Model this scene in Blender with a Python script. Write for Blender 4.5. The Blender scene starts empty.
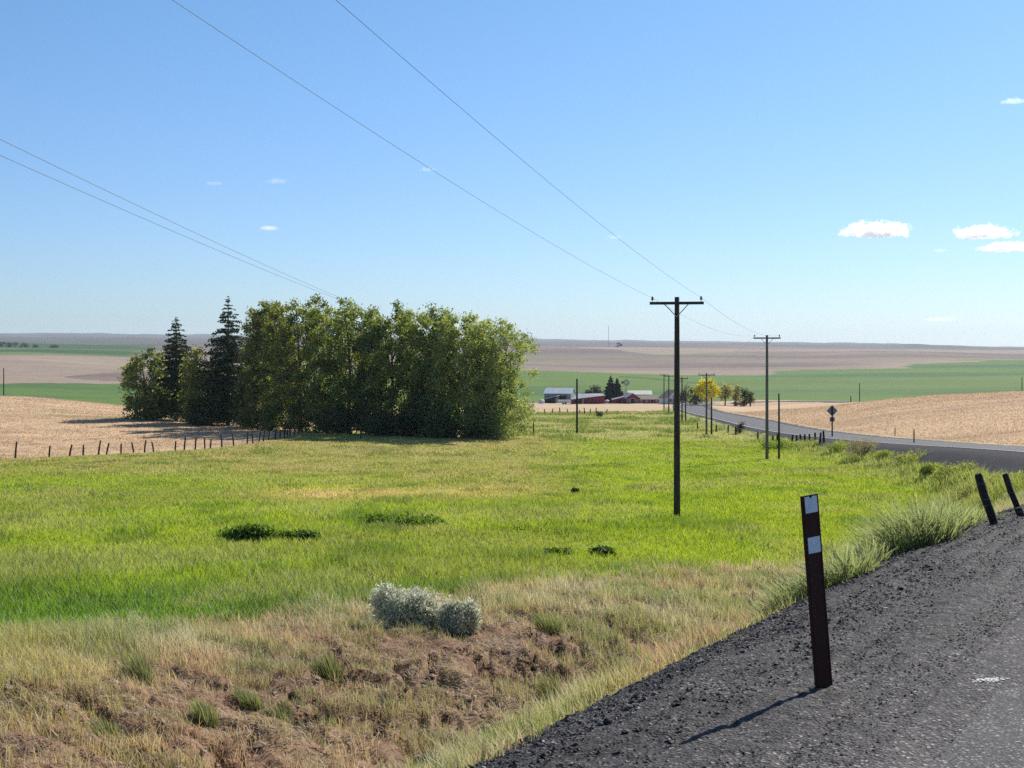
import bpy, bmesh, math, random
import numpy as np
from mathutils import Vector, Matrix, Euler

random.seed(7)
rng = np.random.default_rng(7)
R = math.radians
scene = bpy.context.scene
COL = scene.collection

# ------------------------------------------------------------------ camera, sky, sun, exposure
F = 1450.0                      # focal length in photo pixels
HY = 342.0                      # row of the eye-level horizon
cam_d = bpy.data.cameras.new('camera')
cam = bpy.data.objects.new('camera', cam_d)
COL.objects.link(cam)
cam.location = (0, 0, 0)        # eye point; ground under it lies about 2 m lower
cam.rotation_euler = (R(90), 0, 0)
cam_d.sensor_width = 36.0
cam_d.lens = F / 1024 * 36.0
cam_d.shift_y = -(384 - HY) / 1024
cam_d.clip_start = 0.1
cam_d.clip_end = 60000
scene.camera = cam

SUN_AZ = 37.0                   # degrees right of the view direction (+Y)
SUN_EL = 36.0
SKY_LOW = (0.44, 0.575, 0.82, 1); SKY_MID = (0.46, 0.585, 0.79, 1); SKY_HIGH = (0.485, 0.665, 0.79, 1)
world = bpy.data.worlds.new('World')
scene.world = world
world.use_nodes = True
wn = world.node_tree
wn.nodes.clear()
sky = wn.nodes.new('ShaderNodeTexSky')
sky.sky_type = 'NISHITA'
sky.sun_disc = False
sky.sun_elevation = R(SUN_EL)
sky.sun_rotation = R(SUN_AZ)
sky.altitude = 500
sky.air_density = 1.0
sky.dust_density = 0.4
sky.ozone_density = 2.5
bg = wn.nodes.new('ShaderNodeBackground')
bg.inputs['Strength'].default_value = 0.10
wo = wn.nodes.new('ShaderNodeOutputWorld')
_tc = wn.nodes.new('ShaderNodeTexCoord'); _sx = wn.nodes.new('ShaderNodeSeparateXYZ')
wn.links.new(_tc.outputs['Generated'], _sx.inputs[0])
_rp = wn.nodes.new('ShaderNodeValToRGB')          # clearer, bluer air low down than the sky model gives
_e = _rp.color_ramp.elements
_e[0].position = 0.0; _e[0].color = SKY_LOW
_e[1].position = 0.26; _e[1].color = SKY_HIGH
_x = _rp.color_ramp.elements.new(0.10); _x.color = SKY_MID
wn.links.new(_sx.outputs['Z'], _rp.inputs['Fac'])
_mu = wn.nodes.new('ShaderNodeMix'); _mu.data_type = 'RGBA'; _mu.blend_type = 'MULTIPLY'; _mu.inputs[0].default_value = 1.0
wn.links.new(sky.outputs[0], _mu.inputs[6]); wn.links.new(_rp.outputs[0], _mu.inputs[7])
wn.links.new(_mu.outputs[2], bg.inputs['Color'])
wn.links.new(bg.outputs[0], wo.inputs['Surface'])

sun_d = bpy.data.lights.new('sun', 'SUN')
sun_d.energy = 4.2
sun_d.angle = R(0.5)
sun_d.color = (1.0, 0.95, 0.87)
sun = bpy.data.objects.new('sun', sun_d)
COL.objects.link(sun)
sdir = Vector((math.sin(R(SUN_AZ)) * math.cos(R(SUN_EL)), math.cos(R(SUN_AZ)) * math.cos(R(SUN_EL)), math.sin(R(SUN_EL))))
sun.rotation_euler = sdir.to_track_quat('Z', 'Y').to_euler()
sun.location = (30, 40, 60)

vs = scene.view_settings
vs.view_transform = 'Standard'
vs.look = 'None'
vs.exposure = 0.65
vs.gamma = 1.0
vs.use_curve_mapping = False
scene.cycles.max_bounces = 12
scene.cycles.diffuse_bounces = 3
scene.cycles.transmission_bounces = 4
scene.cycles.transparent_max_bounces = 8
scene.cycles.volume_bounces = 12
scene.cycles.use_denoising = False

# ------------------------------------------------------------------ helpers: objects
def tag(o, label=None, cat=None, group=None, kind=None):
    if label: o['label'] = label
    if cat: o['category'] = cat
    if group: o['group'] = group
    if kind: o['kind'] = kind
    return o

def empty(name, loc, rz=0.0):
    o = bpy.data.objects.new(name, None)
    o.empty_display_size = 0.3
    COL.objects.link(o)
    o.location = loc
    o.rotation_euler = (0, 0, rz)
    return o

def link_mesh(name, me, mat, parent=None, loc=None, rot=None):
    o = bpy.data.objects.new(name, me)
    COL.objects.link(o)
    if mat is not None and not me.materials:
        me.materials.append(mat)
    if parent: o.parent = parent
    if loc is not None: o.location = loc
    if rot is not None: o.rotation_euler = rot
    return o

def np_mesh(name, verts, faces_flat, sizes, colors=None, smooth=False):
    """mesh from arrays: verts (N,3), faces_flat loop vertex indices, sizes loops per face"""
    me = bpy.data.meshes.new(name)
    verts = np.ascontiguousarray(verts, dtype=np.float32)
    me.vertices.add(len(verts))
    me.vertices.foreach_set('co', verts.ravel())
    faces_flat = np.ascontiguousarray(faces_flat, dtype=np.int32)
    me.loops.add(len(faces_flat))
    me.loops.foreach_set('vertex_index', faces_flat)
    sizes = np.asarray(sizes, dtype=np.int32)
    starts = np.zeros(len(sizes), dtype=np.int32)
    starts[1:] = np.cumsum(sizes)[:-1]
    me.polygons.add(len(sizes))
    me.polygons.foreach_set('loop_start', starts)
    if colors is not None:
        c = np.ones((len(verts), 4), dtype=np.float32)
        c[:, :3] = colors
        a = me.color_attributes.new('Col', 'FLOAT_COLOR', 'POINT')
        a.data.foreach_set('color', c.ravel())
    me.update(calc_edges=True)
    me.polygons.foreach_set('use_smooth', np.full(len(sizes), smooth, dtype=bool))
    return me

class MB:
    """collects simple solids into one mesh"""
    def __init__(self):
        self.v = []; self.f = []
    def poly(self, pts, faces):
        b = len(self.v)
        self.v += [tuple(p) for p in pts]
        self.f += [tuple(i + b for i in f) for f in faces]
    def box(self, c, s, rz=0.0):
        cx, cy, cz = c; hx, hy, hz = s[0] / 2, s[1] / 2, s[2] / 2
        ca, sa = math.cos(rz), math.sin(rz)
        P = []
        for z in (-hz, hz):
            for x, y in ((-hx, -hy), (hx, -hy), (hx, hy), (-hx, hy)):
                P.append((cx + x * ca - y * sa, cy + x * sa + y * ca, cz + z))
        self.poly(P, [(3, 2, 1, 0), (4, 5, 6, 7), (0, 1, 5, 4), (1, 2, 6, 5), (2, 3, 7, 6), (3, 0, 4, 7)])
    def prism(self, pts, y0, y1):
        """outline in x,z extruded along y"""
        n = len(pts)
        P = [(x, y0, z) for x, z in pts] + [(x, y1, z) for x, z in pts]
        fs = [tuple(range(n)), tuple(range(2 * n - 1, n - 1, -1))]
        for i in range(n):
            j = (i + 1) % n
            fs.append((i, i + n, j + n, j))
        self.poly(P, fs)
    def tube(self, pts, rad, n=8, wob=0.0):
        pts = [Vector(p) for p in pts]
        if not isinstance(rad, (list, tuple)): rad = [rad] * len(pts)
        P = []
        for i, p in enumerate(pts):
            a = pts[max(i - 1, 0)]; b = pts[min(i + 1, len(pts) - 1)]
            d = (b - a).normalized()
            s = d.cross(Vector((0.13, 0.97, 0.21))).normalized()
            t = d.cross(s)
            for k in range(n):
                w = 2 * math.pi * k / n
                r = rad[i] * (1 + wob * random.uniform(-1, 1))
                P.append(p + s * math.cos(w) * r + t * math.sin(w) * r)
        fs = []
        for i in range(len(pts) - 1):
            for k in range(n):
                k2 = (k + 1) % n
                fs.append((i * n + k, i * n + k2, (i + 1) * n + k2, (i + 1) * n + k))
        fs.append(tuple(range(n - 1, -1, -1)))
        m = (len(pts) - 1) * n
        fs.append(tuple(range(m, m + n)))
        self.poly(P, fs)
    def ball(self, c, r, seg=10, rings=6, sc=(1, 1, 1), jit=0.0):
        P = [(c[0], c[1], c[2] - r * sc[2])]
        for i in range(1, rings):
            th = math.pi * i / rings
            for k in range(seg):
                ph = 2 * math.pi * k / seg
                q = r * (1 + jit * random.uniform(-1, 1))
                P.append((c[0] + q * sc[0] * math.sin(th) * math.cos(ph), c[1] + q * sc[1] * math.sin(th) * math.sin(ph), c[2] - q * sc[2] * math.cos(th)))
        P.append((c[0], c[1], c[2] + r * sc[2]))
        fs = []
        for k in range(seg):
            fs.append((0, 1 + (k + 1) % seg, 1 + k))
        for i in range(rings - 2):
            for k in range(seg):
                k2 = (k + 1) % seg
                a = 1 + i * seg
                fs.append((a + k, a + k2, a + seg + k2, a + seg + k))
        top = len(P) - 1; a = 1 + (rings - 2) * seg
        for k in range(seg):
            fs.append((top, a + k, a + (k + 1) % seg))
        self.poly(P, fs)
    def build(self, name, mat, parent=None, loc=None, rot=None, smooth=False):
        me = bpy.data.meshes.new(name)
        me.from_pydata(self.v, [], self.f)
        me.update()
        if smooth:
            me.polygons.foreach_set('use_smooth', [True] * len(me.polygons))
        return link_mesh(name, me, mat, parent, loc, rot)

# ------------------------------------------------------------------ helpers: noise
def _h(ix, iy, seed):
    n = (ix.astype(np.int64) * 374761393 + iy.astype(np.int64) * 668265263 + seed * 1442695041) & 0xFFFFFFFF
    n = ((n ^ (n >> 13)) * 1274126177) & 0xFFFFFFFF
    n = n ^ (n >> 16)
    return (n & 0xFFFFFF) / float(0xFFFFFF)

def vnoise(x, y, seed=0):
    x = np.asarray(x, float); y = np.asarray(y, float)
    ix = np.floor(x); iy = np.floor(y)
    fx = x - ix; fy = y - iy
    fx = fx * fx * fx * (fx * (fx * 6 - 15) + 10); fy = fy * fy * fy * (fy * (fy * 6 - 15) + 10)
    a = _h(ix, iy, seed); b = _h(ix + 1, iy, seed); c = _h(ix, iy + 1, seed); d = _h(ix + 1, iy + 1, seed)
    return (a + (b - a) * fx) * (1 - fy) + (c + (d - c) * fx) * fy

def fbm(x, y, seed=0, octv=4):
    s = 0; a = 0.5; t = 0
    for o in range(octv):
        s = s + a * vnoise(x, y, seed + o * 17)
        t += a; a *= 0.5
        x = np.asarray(x) * 2.03 + 11.3; y = np.asarray(y) * 2.03 - 7.7
    return s / t

def sstep(a, b, x):
    t = np.clip((np.asarray(x, float) - a) / (b - a), 0, 1)
    return t * t * (3 - 2 * t)

def mixc(a, b, m):
    m = np.asarray(m)[..., None]
    return a * (1 - m) + b * m

# ------------------------------------------------------------------ helpers: materials
def new_mat(name):
    m = bpy.data.materials.new(name)
    m.use_nodes = True
    m.node_tree.nodes.clear()
    return m, m.node_tree.nodes, m.node_tree.links

def noise_mat(name, col, col2=None, rough=0.8, scale=8.0, amt=0.6, bump=0.0, stretch=(1, 1, 1), metallic=0.0, spec=0.3, detail=6):
    m, N, L = new_mat(name)
    out = N.new('ShaderNodeOutputMaterial')
    p = N.new('ShaderNodeBsdfPrincipled')
    p.inputs['Roughness'].default_value = rough
    p.inputs['Metallic'].default_value = metallic
    p.inputs['Specular IOR Level'].default_value = spec
    tc = N.new('ShaderNodeTexCoord')
    mp = N.new('ShaderNodeMapping'); mp.inputs['Scale'].default_value = stretch
    no = N.new('ShaderNodeTexNoise'); no.inputs['Scale'].default_value = scale; no.inputs['Detail'].default_value = detail; no.inputs['Roughness'].default_value = 0.65
    rp = N.new('ShaderNodeValToRGB')
    if col2 is None: col2 = tuple(c * (1 - amt) for c in col)
    rp.color_ramp.elements[0].position = 0.3; rp.color_ramp.elements[0].color = (*col2, 1)
    rp.color_ramp.elements[1].position = 0.68; rp.color_ramp.elements[1].color = (*col, 1)
    L.new(tc.outputs['Object'], mp.inputs['Vector']); L.new(mp.outputs[0], no.inputs['Vector'])
    L.new(no.outputs['Fac'], rp.inputs['Fac']); L.new(rp.outputs['Color'], p.inputs['Base Color'])
    if bump:
        b = N.new('ShaderNodeBump'); b.inputs['Strength'].default_value = bump; b.inputs['Distance'].default_value = 0.02
        L.new(no.outputs['Fac'], b.inputs['Height']); L.new(b.outputs[0], p.inputs['Normal'])
    L.new(p.outputs[0], out.inputs['Surface'])
    return m

def leaf_mat(name, transl=0.4, gain=(1, 1, 1), rough=0.6, gloss=0.05):
    """thin leaf or blade, colour from the mesh's own Col attribute, light passes through it"""
    m, N, L = new_mat(name)
    out = N.new('ShaderNodeOutputMaterial')
    at = N.new('ShaderNodeAttribute'); at.attribute_name = 'Col'
    d = N.new('ShaderNodeBsdfDiffuse')
    t = N.new('ShaderNodeBsdfTranslucent')
    g = N.new('ShaderNodeBsdfGlossy'); g.inputs['Roughness'].default_value = rough; g.inputs['Color'].default_value = (0.9, 0.9, 0.9, 1)
    mul = N.new('ShaderNodeMix'); mul.data_type = 'RGBA'; mul.blend_type = 'MULTIPLY'; mul.inputs[0].default_value = 1.0
    mul.inputs[7].default_value = (*gain, 1)
    L.new(at.outputs['Color'], mul.inputs[6])
    L.new(at.outputs['Color'], d.inputs['Color']); L.new(mul.outputs[2], t.inputs['Color'])
    mx = N.new('ShaderNodeMixShader'); mx.inputs[0].default_value = transl
    L.new(d.outputs[0], mx.inputs[1]); L.new(t.outputs[0], mx.inputs[2])
    m2 = N.new('ShaderNodeMixShader'); m2.inputs[0].default_value = gloss
    L.new(mx.outputs[0], m2.inputs[1]); L.new(g.outputs[0], m2.inputs[2])
    L.new(m2.outputs[0], out.inputs['Surface'])
    return m

def ground_mat():
    m, N, L = new_mat('field_soil')
    out = N.new('ShaderNodeOutputMaterial')
    p = N.new('ShaderNodeBsdfPrincipled'); p.inputs['Roughness'].default_value = 0.95; p.inputs['Specular IOR Level'].default_value = 0.1
    at = N.new('ShaderNodeAttribute'); at.attribute_name = 'Col'
    tc = N.new('ShaderNodeTexCoord')
    prev = at.outputs['Color']
    hs = None
    for sc_, lo, hi, st in ((14.0, 0.62, 1.35, (1, 1, 1)), (1.7, 0.74, 1.24, (1, 1, 1)), (0.16, 0.84, 1.15, (0.6, 1.3, 1)), (0.012, 0.9, 1.1, (0.4, 1.6, 1))):
        mp = N.new('ShaderNodeMapping'); mp.inputs['Scale'].default_value = st
        no = N.new('ShaderNodeTexNoise'); no.inputs['Scale'].default_value = sc_; no.inputs['Detail'].default_value = 5; no.inputs['Roughness'].default_value = 0.65
        mr = N.new('ShaderNodeMapRange'); mr.inputs['From Min'].default_value = 0.3; mr.inputs['From Max'].default_value = 0.7
        mr.inputs['To Min'].default_value = lo; mr.inputs['To Max'].default_value = hi
        L.new(tc.outputs['Object'], mp.inputs['Vector']); L.new(mp.outputs[0], no.inputs['Vector']); L.new(no.outputs['Fac'], mr.inputs['Value'])
        mu = N.new('ShaderNodeVectorMath'); mu.operation = 'SCALE'
        L.new(prev, mu.inputs[0]); L.new(mr.outputs[0], mu.inputs['Scale'])
        prev = mu.outputs[0]
        if hs is None: hs = no
    b = N.new('ShaderNodeBump'); b.inputs['Strength'].default_value = 0.6; b.inputs['Distance'].default_value = 0.06
    L.new(hs.outputs['Fac'], b.inputs['Height']); L.new(b.outputs[0], p.inputs['Normal'])
    L.new(prev, p.inputs['Base Color'])
    L.new(p.outputs[0], out.inputs['Surface'])
    return m

def gravel_mat(name='cinder_gravel', scale=48, gain=1.0, bumpd=0.012):
    m, N, L = new_mat(name)
    out = N.new('ShaderNodeOutputMaterial')
    p = N.new('ShaderNodeBsdfPrincipled'); p.inputs['Roughness'].default_value = 0.85; p.inputs['Specular IOR Level'].default_value = 0.25
    tc = N.new('ShaderNodeTexCoord')
    vo = N.new('ShaderNodeTexVoronoi'); vo.inputs['Scale'].default_value = scale; vo.inputs['Randomness'].default_value = 1
    no = N.new('ShaderNodeTexNoise'); no.inputs['Scale'].default_value = 1.3; no.inputs['Detail'].default_value = 6
    n2 = N.new('ShaderNodeTexNoise'); n2.inputs['Scale'].default_value = 60; n2.inputs['Detail'].default_value = 3
    L.new(tc.outputs['Object'], vo.inputs['Vector']); L.new(tc.outputs['Object'], no.inputs['Vector']); L.new(tc.outputs['Object'], n2.inputs['Vector'])
    sep = N.new('ShaderNodeSeparateColor'); L.new(vo.outputs['Color'], sep.inputs[0])
    rp = N.new('ShaderNodeValToRGB')
    e = rp.color_ramp.elements
    e[0].position = 0.0; e[0].color = (0.011, 0.010, 0.010, 1)
    e[1].position = 1.0; e[1].color = (0.19, 0.18, 0.18, 1)
    x = rp.color_ramp.elements.new(0.55); x.color = (0.037, 0.034, 0.034, 1)
    x = rp.color_ramp.elements.new(0.9); x.color = (0.06, 0.055, 0.053, 1)
    L.new(sep.outputs[0], rp.inputs['Fac'])
    at = N.new('ShaderNodeAttribute'); at.attribute_name = 'Col'
    mu = N.new('ShaderNodeMix'); mu.data_type = 'RGBA'; mu.blend_type = 'MULTIPLY'; mu.inputs[0].default_value = 1
    L.new(rp.outputs[0], mu.inputs[6]); L.new(at.outputs['Color'], mu.inputs[7])
    mr = N.new('ShaderNodeMapRange'); mr.inputs['From Min'].default_value = 0.3; mr.inputs['From Max'].default_value = 0.7; mr.inputs['To Min'].default_value = 0.75 * gain; mr.inputs['To Max'].default_value = 1.3 * gain
    L.new(no.outputs['Fac'], mr.inputs['Value'])
    sc_ = N.new('ShaderNodeVectorMath'); sc_.operation = 'SCALE'
    L.new(mu.outputs[2], sc_.inputs[0]); L.new(mr.outputs[0], sc_.inputs['Scale'])
    L.new(sc_.outputs[0], p.inputs['Base Color'])
    b = N.new('ShaderNodeBump'); b.inputs['Strength'].default_value = 0.9; b.inputs['Distance'].default_value = bumpd
    ad = N.new('ShaderNodeMath'); ad.operation = 'ADD'
    L.new(vo.outputs['Distance'], ad.inputs[0]); L.new(n2.outputs['Fac'], ad.inputs[1])
    L.new(ad.outputs[0], b.inputs['Height']); L.new(b.outputs[0], p.inputs['Normal'])
    L.new(p.outputs[0], out.inputs['Surface'])
    return m

M = {}
M['ground'] = ground_mat()
M['gravel'] = gravel_mat('cinder_gravel', 56, 1.25)
M['asphalt'] = gravel_mat('asphalt', 75, 1.75, 0.006)
M['asphalt_far'] = noise_mat('worn_asphalt', (0.16, 0.158, 0.165), (0.12, 0.118, 0.124), rough=0.85, scale=0.3)
M['white_paint'] = noise_mat('worn_white_paint', (0.8, 0.8, 0.78), (0.45, 0.45, 0.44), rough=0.6, scale=12)
M['blade'] = leaf_mat('grass_blade', 0.5, gain=(1.3, 1.25, 0.8))
M['dry_blade'] = leaf_mat('dry_grass_blade', 0.4, gain=(1.25, 1.2, 1.0))
M['leaf'] = leaf_mat('tree_leaf', 0.52, gain=(1.45, 1.4, 0.55), gloss=0.04)
M['needle'] = leaf_mat('conifer_needle', 0.12, gloss=0.03)
M['sage_leaf'] = leaf_mat('sage_leaf', 0.42, gloss=0.03)
M['bark'] = noise_mat('bark', (0.11, 0.08, 0.06), (0.03, 0.022, 0.018), rough=0.95, scale=6, stretch=(1, 1, 0.25), bump=0.8)
M['pole_wood'] = noise_mat('weathered_pole_wood', (0.075, 0.06, 0.05), (0.022, 0.018, 0.016), rough=0.9, scale=9, stretch=(1, 1, 0.08), bump=0.5)
M['grey_wood'] = noise_mat('grey_pole_wood', (0.2, 0.175, 0.15), (0.09, 0.078, 0.068), rough=0.9, scale=7, stretch=(1, 1, 0.08), bump=0.5)
M['post_wood'] = noise_mat('dark_post_wood', (0.045, 0.036, 0.032), (0.014, 0.012, 0.012), rough=0.9, scale=14, stretch=(1, 1, 0.12), bump=0.7)
M['fence_wood'] = noise_mat('fence_post_wood', (0.075, 0.055, 0.045), (0.025, 0.02, 0.018), rough=0.9, scale=9, stretch=(1, 1, 0.2))
M['brown_plastic'] = noise_mat('brown_composite', (0.06, 0.017, 0.012), (0.036, 0.011, 0.008), rough=0.6, scale=18, stretch=(1, 1, 0.15), spec=0.15)
M['reflector'] = noise_mat('white_reflective_sheet', (0.78, 0.79, 0.82), (0.6, 0.61, 0.65), rough=0.45, scale=30)
M['steel'] = noise_mat('galvanised_steel', (0.34, 0.36, 0.38), (0.2, 0.21, 0.23), rough=0.55, scale=5, metallic=0.3)
M['dark_steel'] = noise_mat('dark_steel', (0.02, 0.018, 0.018), (0.01, 0.01, 0.01), rough=0.6, scale=6)
M['wire'] = noise_mat('weathered_wire', (0.16, 0.17, 0.19), (0.12, 0.13, 0.15), rough=0.5, scale=2)
M['glass_ins'] = noise_mat('insulator_ceramic', (0.12, 0.10, 0.09), (0.06, 0.05, 0.05), rough=0.25, scale=10)
M['red_wall'] = noise_mat('red_barn_boards', (0.30, 0.032, 0.05), (0.18, 0.022, 0.034), rough=0.8, scale=1.2, stretch=(6, 6, 0.3))
M['white_metal'] = noise_mat('white_roof_metal', (0.62, 0.66, 0.66), (0.42, 0.47, 0.48), rough=0.45, scale=0.6, stretch=(3, 0.3, 1))
M['grey_metal'] = noise_mat('grey_roof_metal', (0.38, 0.38, 0.40), (0.24, 0.24, 0.26), rough=0.7, scale=0.6, stretch=(3, 0.3, 1))
M['grey_wall'] = noise_mat('grey_wall_metal', (0.24, 0.28, 0.28), (0.15, 0.18, 0.18), rough=0.6, scale=0.9, stretch=(5, 5, 0.3))
M['tan_roof'] = noise_mat('tan_roof', (0.32, 0.25, 0.17), (0.2, 0.15, 0.11), rough=0.8, scale=0.9)
M['cream_roof'] = noise_mat('cream_roof', (0.74, 0.72, 0.58), (0.6, 0.58, 0.48), rough=0.7, scale=0.5)
M['white_wall'] = noise_mat('white_wall', (0.72, 0.72, 0.7), (0.5, 0.5, 0.5), rough=0.7, scale=0.9)
M['open_shade'] = noise_mat('painted_opening_shade', (0.02, 0.018, 0.022), (0.012, 0.012, 0.014), rough=0.9, scale=1)  # near-black colour stands in for the shade inside openings
M['window'] = noise_mat('window_glass', (0.05, 0.06, 0.075), (0.03, 0.035, 0.045), rough=0.15, scale=1, spec=0.6)
M['stone'] = noise_mat('dark_basalt', (0.07, 0.066, 0.066), (0.02, 0.019, 0.02), rough=0.9, scale=14, bump=0.7)
M['pale_stone'] = noise_mat('pale_stone', (0.4, 0.37, 0.33), (0.2, 0.18, 0.16), rough=0.9, scale=14, bump=0.5)

# ------------------------------------------------------------------ terrain
PXC = np.array([-200, 0, 150, 300, 450, 600, 700, 800, 900, 1024, 1250], float)
NEAR = [
 (4,   [3.6, 3.7, 4.0, 4.3, 4.6, 4.9, 5, 5, 5, 5, 5]),
 (12,  [3.7, 3.8, 4.1, 4.4, 4.7, 5, 5, 5, 5, 5, 5]),
 (17,  [3.9, 4.0, 4.3, 4.6, 4.9, 5.1, 5.2, 5.2, 5.2, 5.3, 5.3]),
 (22,  [4.5, 4.6, 4.65, 4.75, 4.9, 5.1, 5.25, 5.3, 5.4, 5.5, 5.6]),
 (27,  [5.2, 5.25, 5.2, 5.15, 5.2, 5.3, 5.45, 5.6, 5.75, 5.9, 6]),
 (35,  [5.9, 5.9, 5.85, 5.75, 5.8, 5.9, 6.05, 6.2, 6.4, 6.6, 6.7]),
 (48,  [6.7, 6.7, 6.7, 6.7, 6.75, 6.85, 6.95, 7.1, 7.3, 7.5, 7.6]),
 (65,  [7.5, 7.5, 7.55, 7.65, 7.75, 7.85, 7.95, 8.0, 8.1, 8.3, 8.4]),
 (90,  [8.7, 8.7, 8.8, 9.0, 9.2, 9.3, 9.3, 9.2, 9.1, 9.2, 9.3]),
]
FARY = [130, 170, 230, 270, 300, 400, 550, 700, 900, 1200, 1500, 2200, 3000, 4000, 7000, 10000]
FARP = [
 [456, 434, 405, 395, 397, 402, 401, 392, 379, 365, 352, 349, 343, 339, 336, 332],
 [457, 436, 407, 397, 399, 404, 403, 394, 381, 367, 354, 350, 344, 340, 337, 333.5],
 [459, 437, 415, 409.5, 408, 408, 404, 396, 385, 371, 362, 353, 347, 342, 338, 334.5],
 [460, 437, 424, 418, 415, 409, 404, 396, 386, 373, 365, 355, 348, 344, 340, 336.5],
 [462, 439, 427, 421, 418, 411, 404, 396, 386, 374, 366, 356, 348.5, 345, 341, 338.5],
 [462, 441, 427, 421, 418, 410.5, 403.5, 396.5, 385.5, 372, 366, 356, 347.5, 346, 343, 340.5],
 [461, 442, 428, 421.5, 418, 409.5, 403, 396, 385, 372, 365, 355, 348, 346.5, 344, 342],
 [460, 443, 425, 417, 412, 405, 399, 394, 384, 371, 365, 355, 349, 347.5, 345, 343.5],
 [455, 434, 411, 402, 398.5, 400, 399, 394, 383, 370, 364, 354, 349.5, 348, 346, 344.5],
 [446, 425, 401, 391.5, 391, 396, 396, 391, 382, 370, 363, 356, 351, 350, 349, 347.5],
 [440, 419, 395, 386, 386, 391, 392, 388, 380, 369, 363, 356, 351, 350, 349, 347.5],
]
_ys = [a for a, _ in NEAR] + FARY
_tab = np.zeros((len(PXC), len(_ys)))
for i in range(len(PXC)):
    _tab[i] = [r[i] for _, r in NEAR] + [(p - HY) / F * y for p, y in zip(FARP[i], FARY)]

def pchip(x, y, q):
    """monotone cubic through (x,y[...,k]) at q; y may be 2-D (rows, k)"""
    y = np.atleast_2d(y)
    h = np.diff(x); d = np.diff(y, axis=1) / h
    m = np.zeros_like(y)
    for k in range(1, len(x) - 1):
        w1 = 2 * h[k] + h[k - 1]; w2 = h[k] + 2 * h[k - 1]
        ok = d[:, k - 1] * d[:, k] > 0
        den = np.where(ok, w1 / np.where(ok, d[:, k - 1], 1) + w2 / np.where(ok, d[:, k], 1), 1)
        m[:, k] = np.where(ok, (w1 + w2) / den, 0)
    m[:, 0] = d[:, 0]; m[:, -1] = d[:, -1]
    k = np.clip(np.searchsorted(x, q) - 1, 0, len(x) - 2)
    t = (q - x[k]) / h[k]
    h00 = 2 * t**3 - 3 * t**2 + 1; h10 = t**3 - 2 * t**2 + t; h01 = -2 * t**3 + 3 * t**2; h11 = t**3 - t**2
    return h00 * y[:, k] + h10 * h[k] * m[:, k] + h01 * y[:, k + 1] + h11 * h[k] * m[:, k + 1]

LG = np.linspace(math.log(4), math.log(10000), 700)
_slope = pchip(np.log(np.array(_ys, float)), _tab / np.array(_ys)[None, :], LG)      # drop/Y on a fine log grid
PG = np.linspace(-200, 1250, 291)
_fine = pchip(PXC, _slope.T, PG).T * np.exp(LG)[None, :]                              # drop on (px, logY)

def nat(X, Y):
    Yc = np.clip(Y, 4, 9999)
    px = np.clip(512 + F * X / np.maximum(Yc, 4), -199.9, 1249.9)
    a = (px + 200) / 1450 * 290; b = (np.log(Yc) - LG[0]) / (LG[-1] - LG[0]) * 699
    ia = np.clip(a.astype(int), 0, 289); ib = np.clip(b.astype(int), 0, 698)
    fa = a - ia; fb = b - ib
    d = (_fine[ia, ib] * (1 - fa) + _fine[ia + 1, ib] * fa) * (1 - fb) + (_fine[ia, ib + 1] * (1 - fa) + _fine[ia + 1, ib + 1] * fa) * fb
    und = (fbm(X / 9.0, Y / 9.0, 3, 3) - 0.5) * 0.30 * sstep(10, 40, Y) + (fbm(X / 70.0, Y / 70.0, 5, 3) - 0.5) * 1.0 * sstep(80, 250, Y) * (1 - 0.6 * sstep(300, 600, Y))
    und = und + (fbm(X / 420.0 + Y / 900.0, Y / 330.0, 7, 3) - 0.5) * 13.0 * sstep(680, 1150, Y) * (1 + 1.6 * sstep(2500, 6000, Y))
    return -d + und

# main road centre line, as x(Y) and z(Y)
RY = np.array([-30, -8, 5.2, 14.1, 28, 50, 77, 100, 130, 150, 170, 200, 250, 300, 350, 400, 450, 520], float)
RX = np.array([-13.6, -1.9, 5.2, 9.9, 17.0, 26.2, 33.2, 35.9, 37.3, 37.6, 37.7, 37.9, 39.2, 41.2, 44.2, 49, 57, 74], float)
RZ = -np.array([1.5, 1.9, 2.0, 2.12, 2.9, 4.4, 6.1, 7.4, 9.1, 10.1, 11.0, 12.1, 13.4, 14.9, 16.4, 17.7, 18.9, 20.2], float)
_q = np.linspace(-30, 520, 2201)
_rx = pchip(RY, RX, _q)[0]; _rz = pchip(RY, RZ, _q)[0]
for _ in range(60):   # ease the bends
    _rx[1:-1] = 0.5 * _rx[1:-1] + 0.25 * (_rx[:-2] + _rx[2:])
    _rz[1:-1] = 0.5 * _rz[1:-1] + 0.25 * (_rz[:-2] + _rz[2:])
_rd = np.gradient(_rx, _q)
HW = 3.6                        # half the paved width

def road_coords(X, Y):
    """(Y of the foot on the centre line, p = metres outside the left pavement edge, road height there)"""
    t = np.array(Y, float)
    for _ in range(12):
        x = np.interp(t, _q, _rx); dx = np.interp(t, _q, _rd)
        t = np.clip(t + 0.8 * ((X - x) * dx + (Y - t)) / (1 + dx * dx), -30, 520)
    x = np.interp(t, _q, _rx); dx = np.interp(t, _q, _rd)
    n = np.sqrt(1 + dx * dx)
    q = ((X - x) - (Y - t) * dx) / n
    dist = np.hypot(X - x, Y - t)
    q = np.where(np.abs(q) < dist * 0.9, np.sign(q) * dist, q)
    return t, -q - HW, np.interp(t, _q, _rz)

def shoulder(p):
    a = p - 2.1
    return 0.03 * np.clip(p, 0, None) + (a + np.sqrt(a * a + 0.25)) / 2 / 1.75

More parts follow.
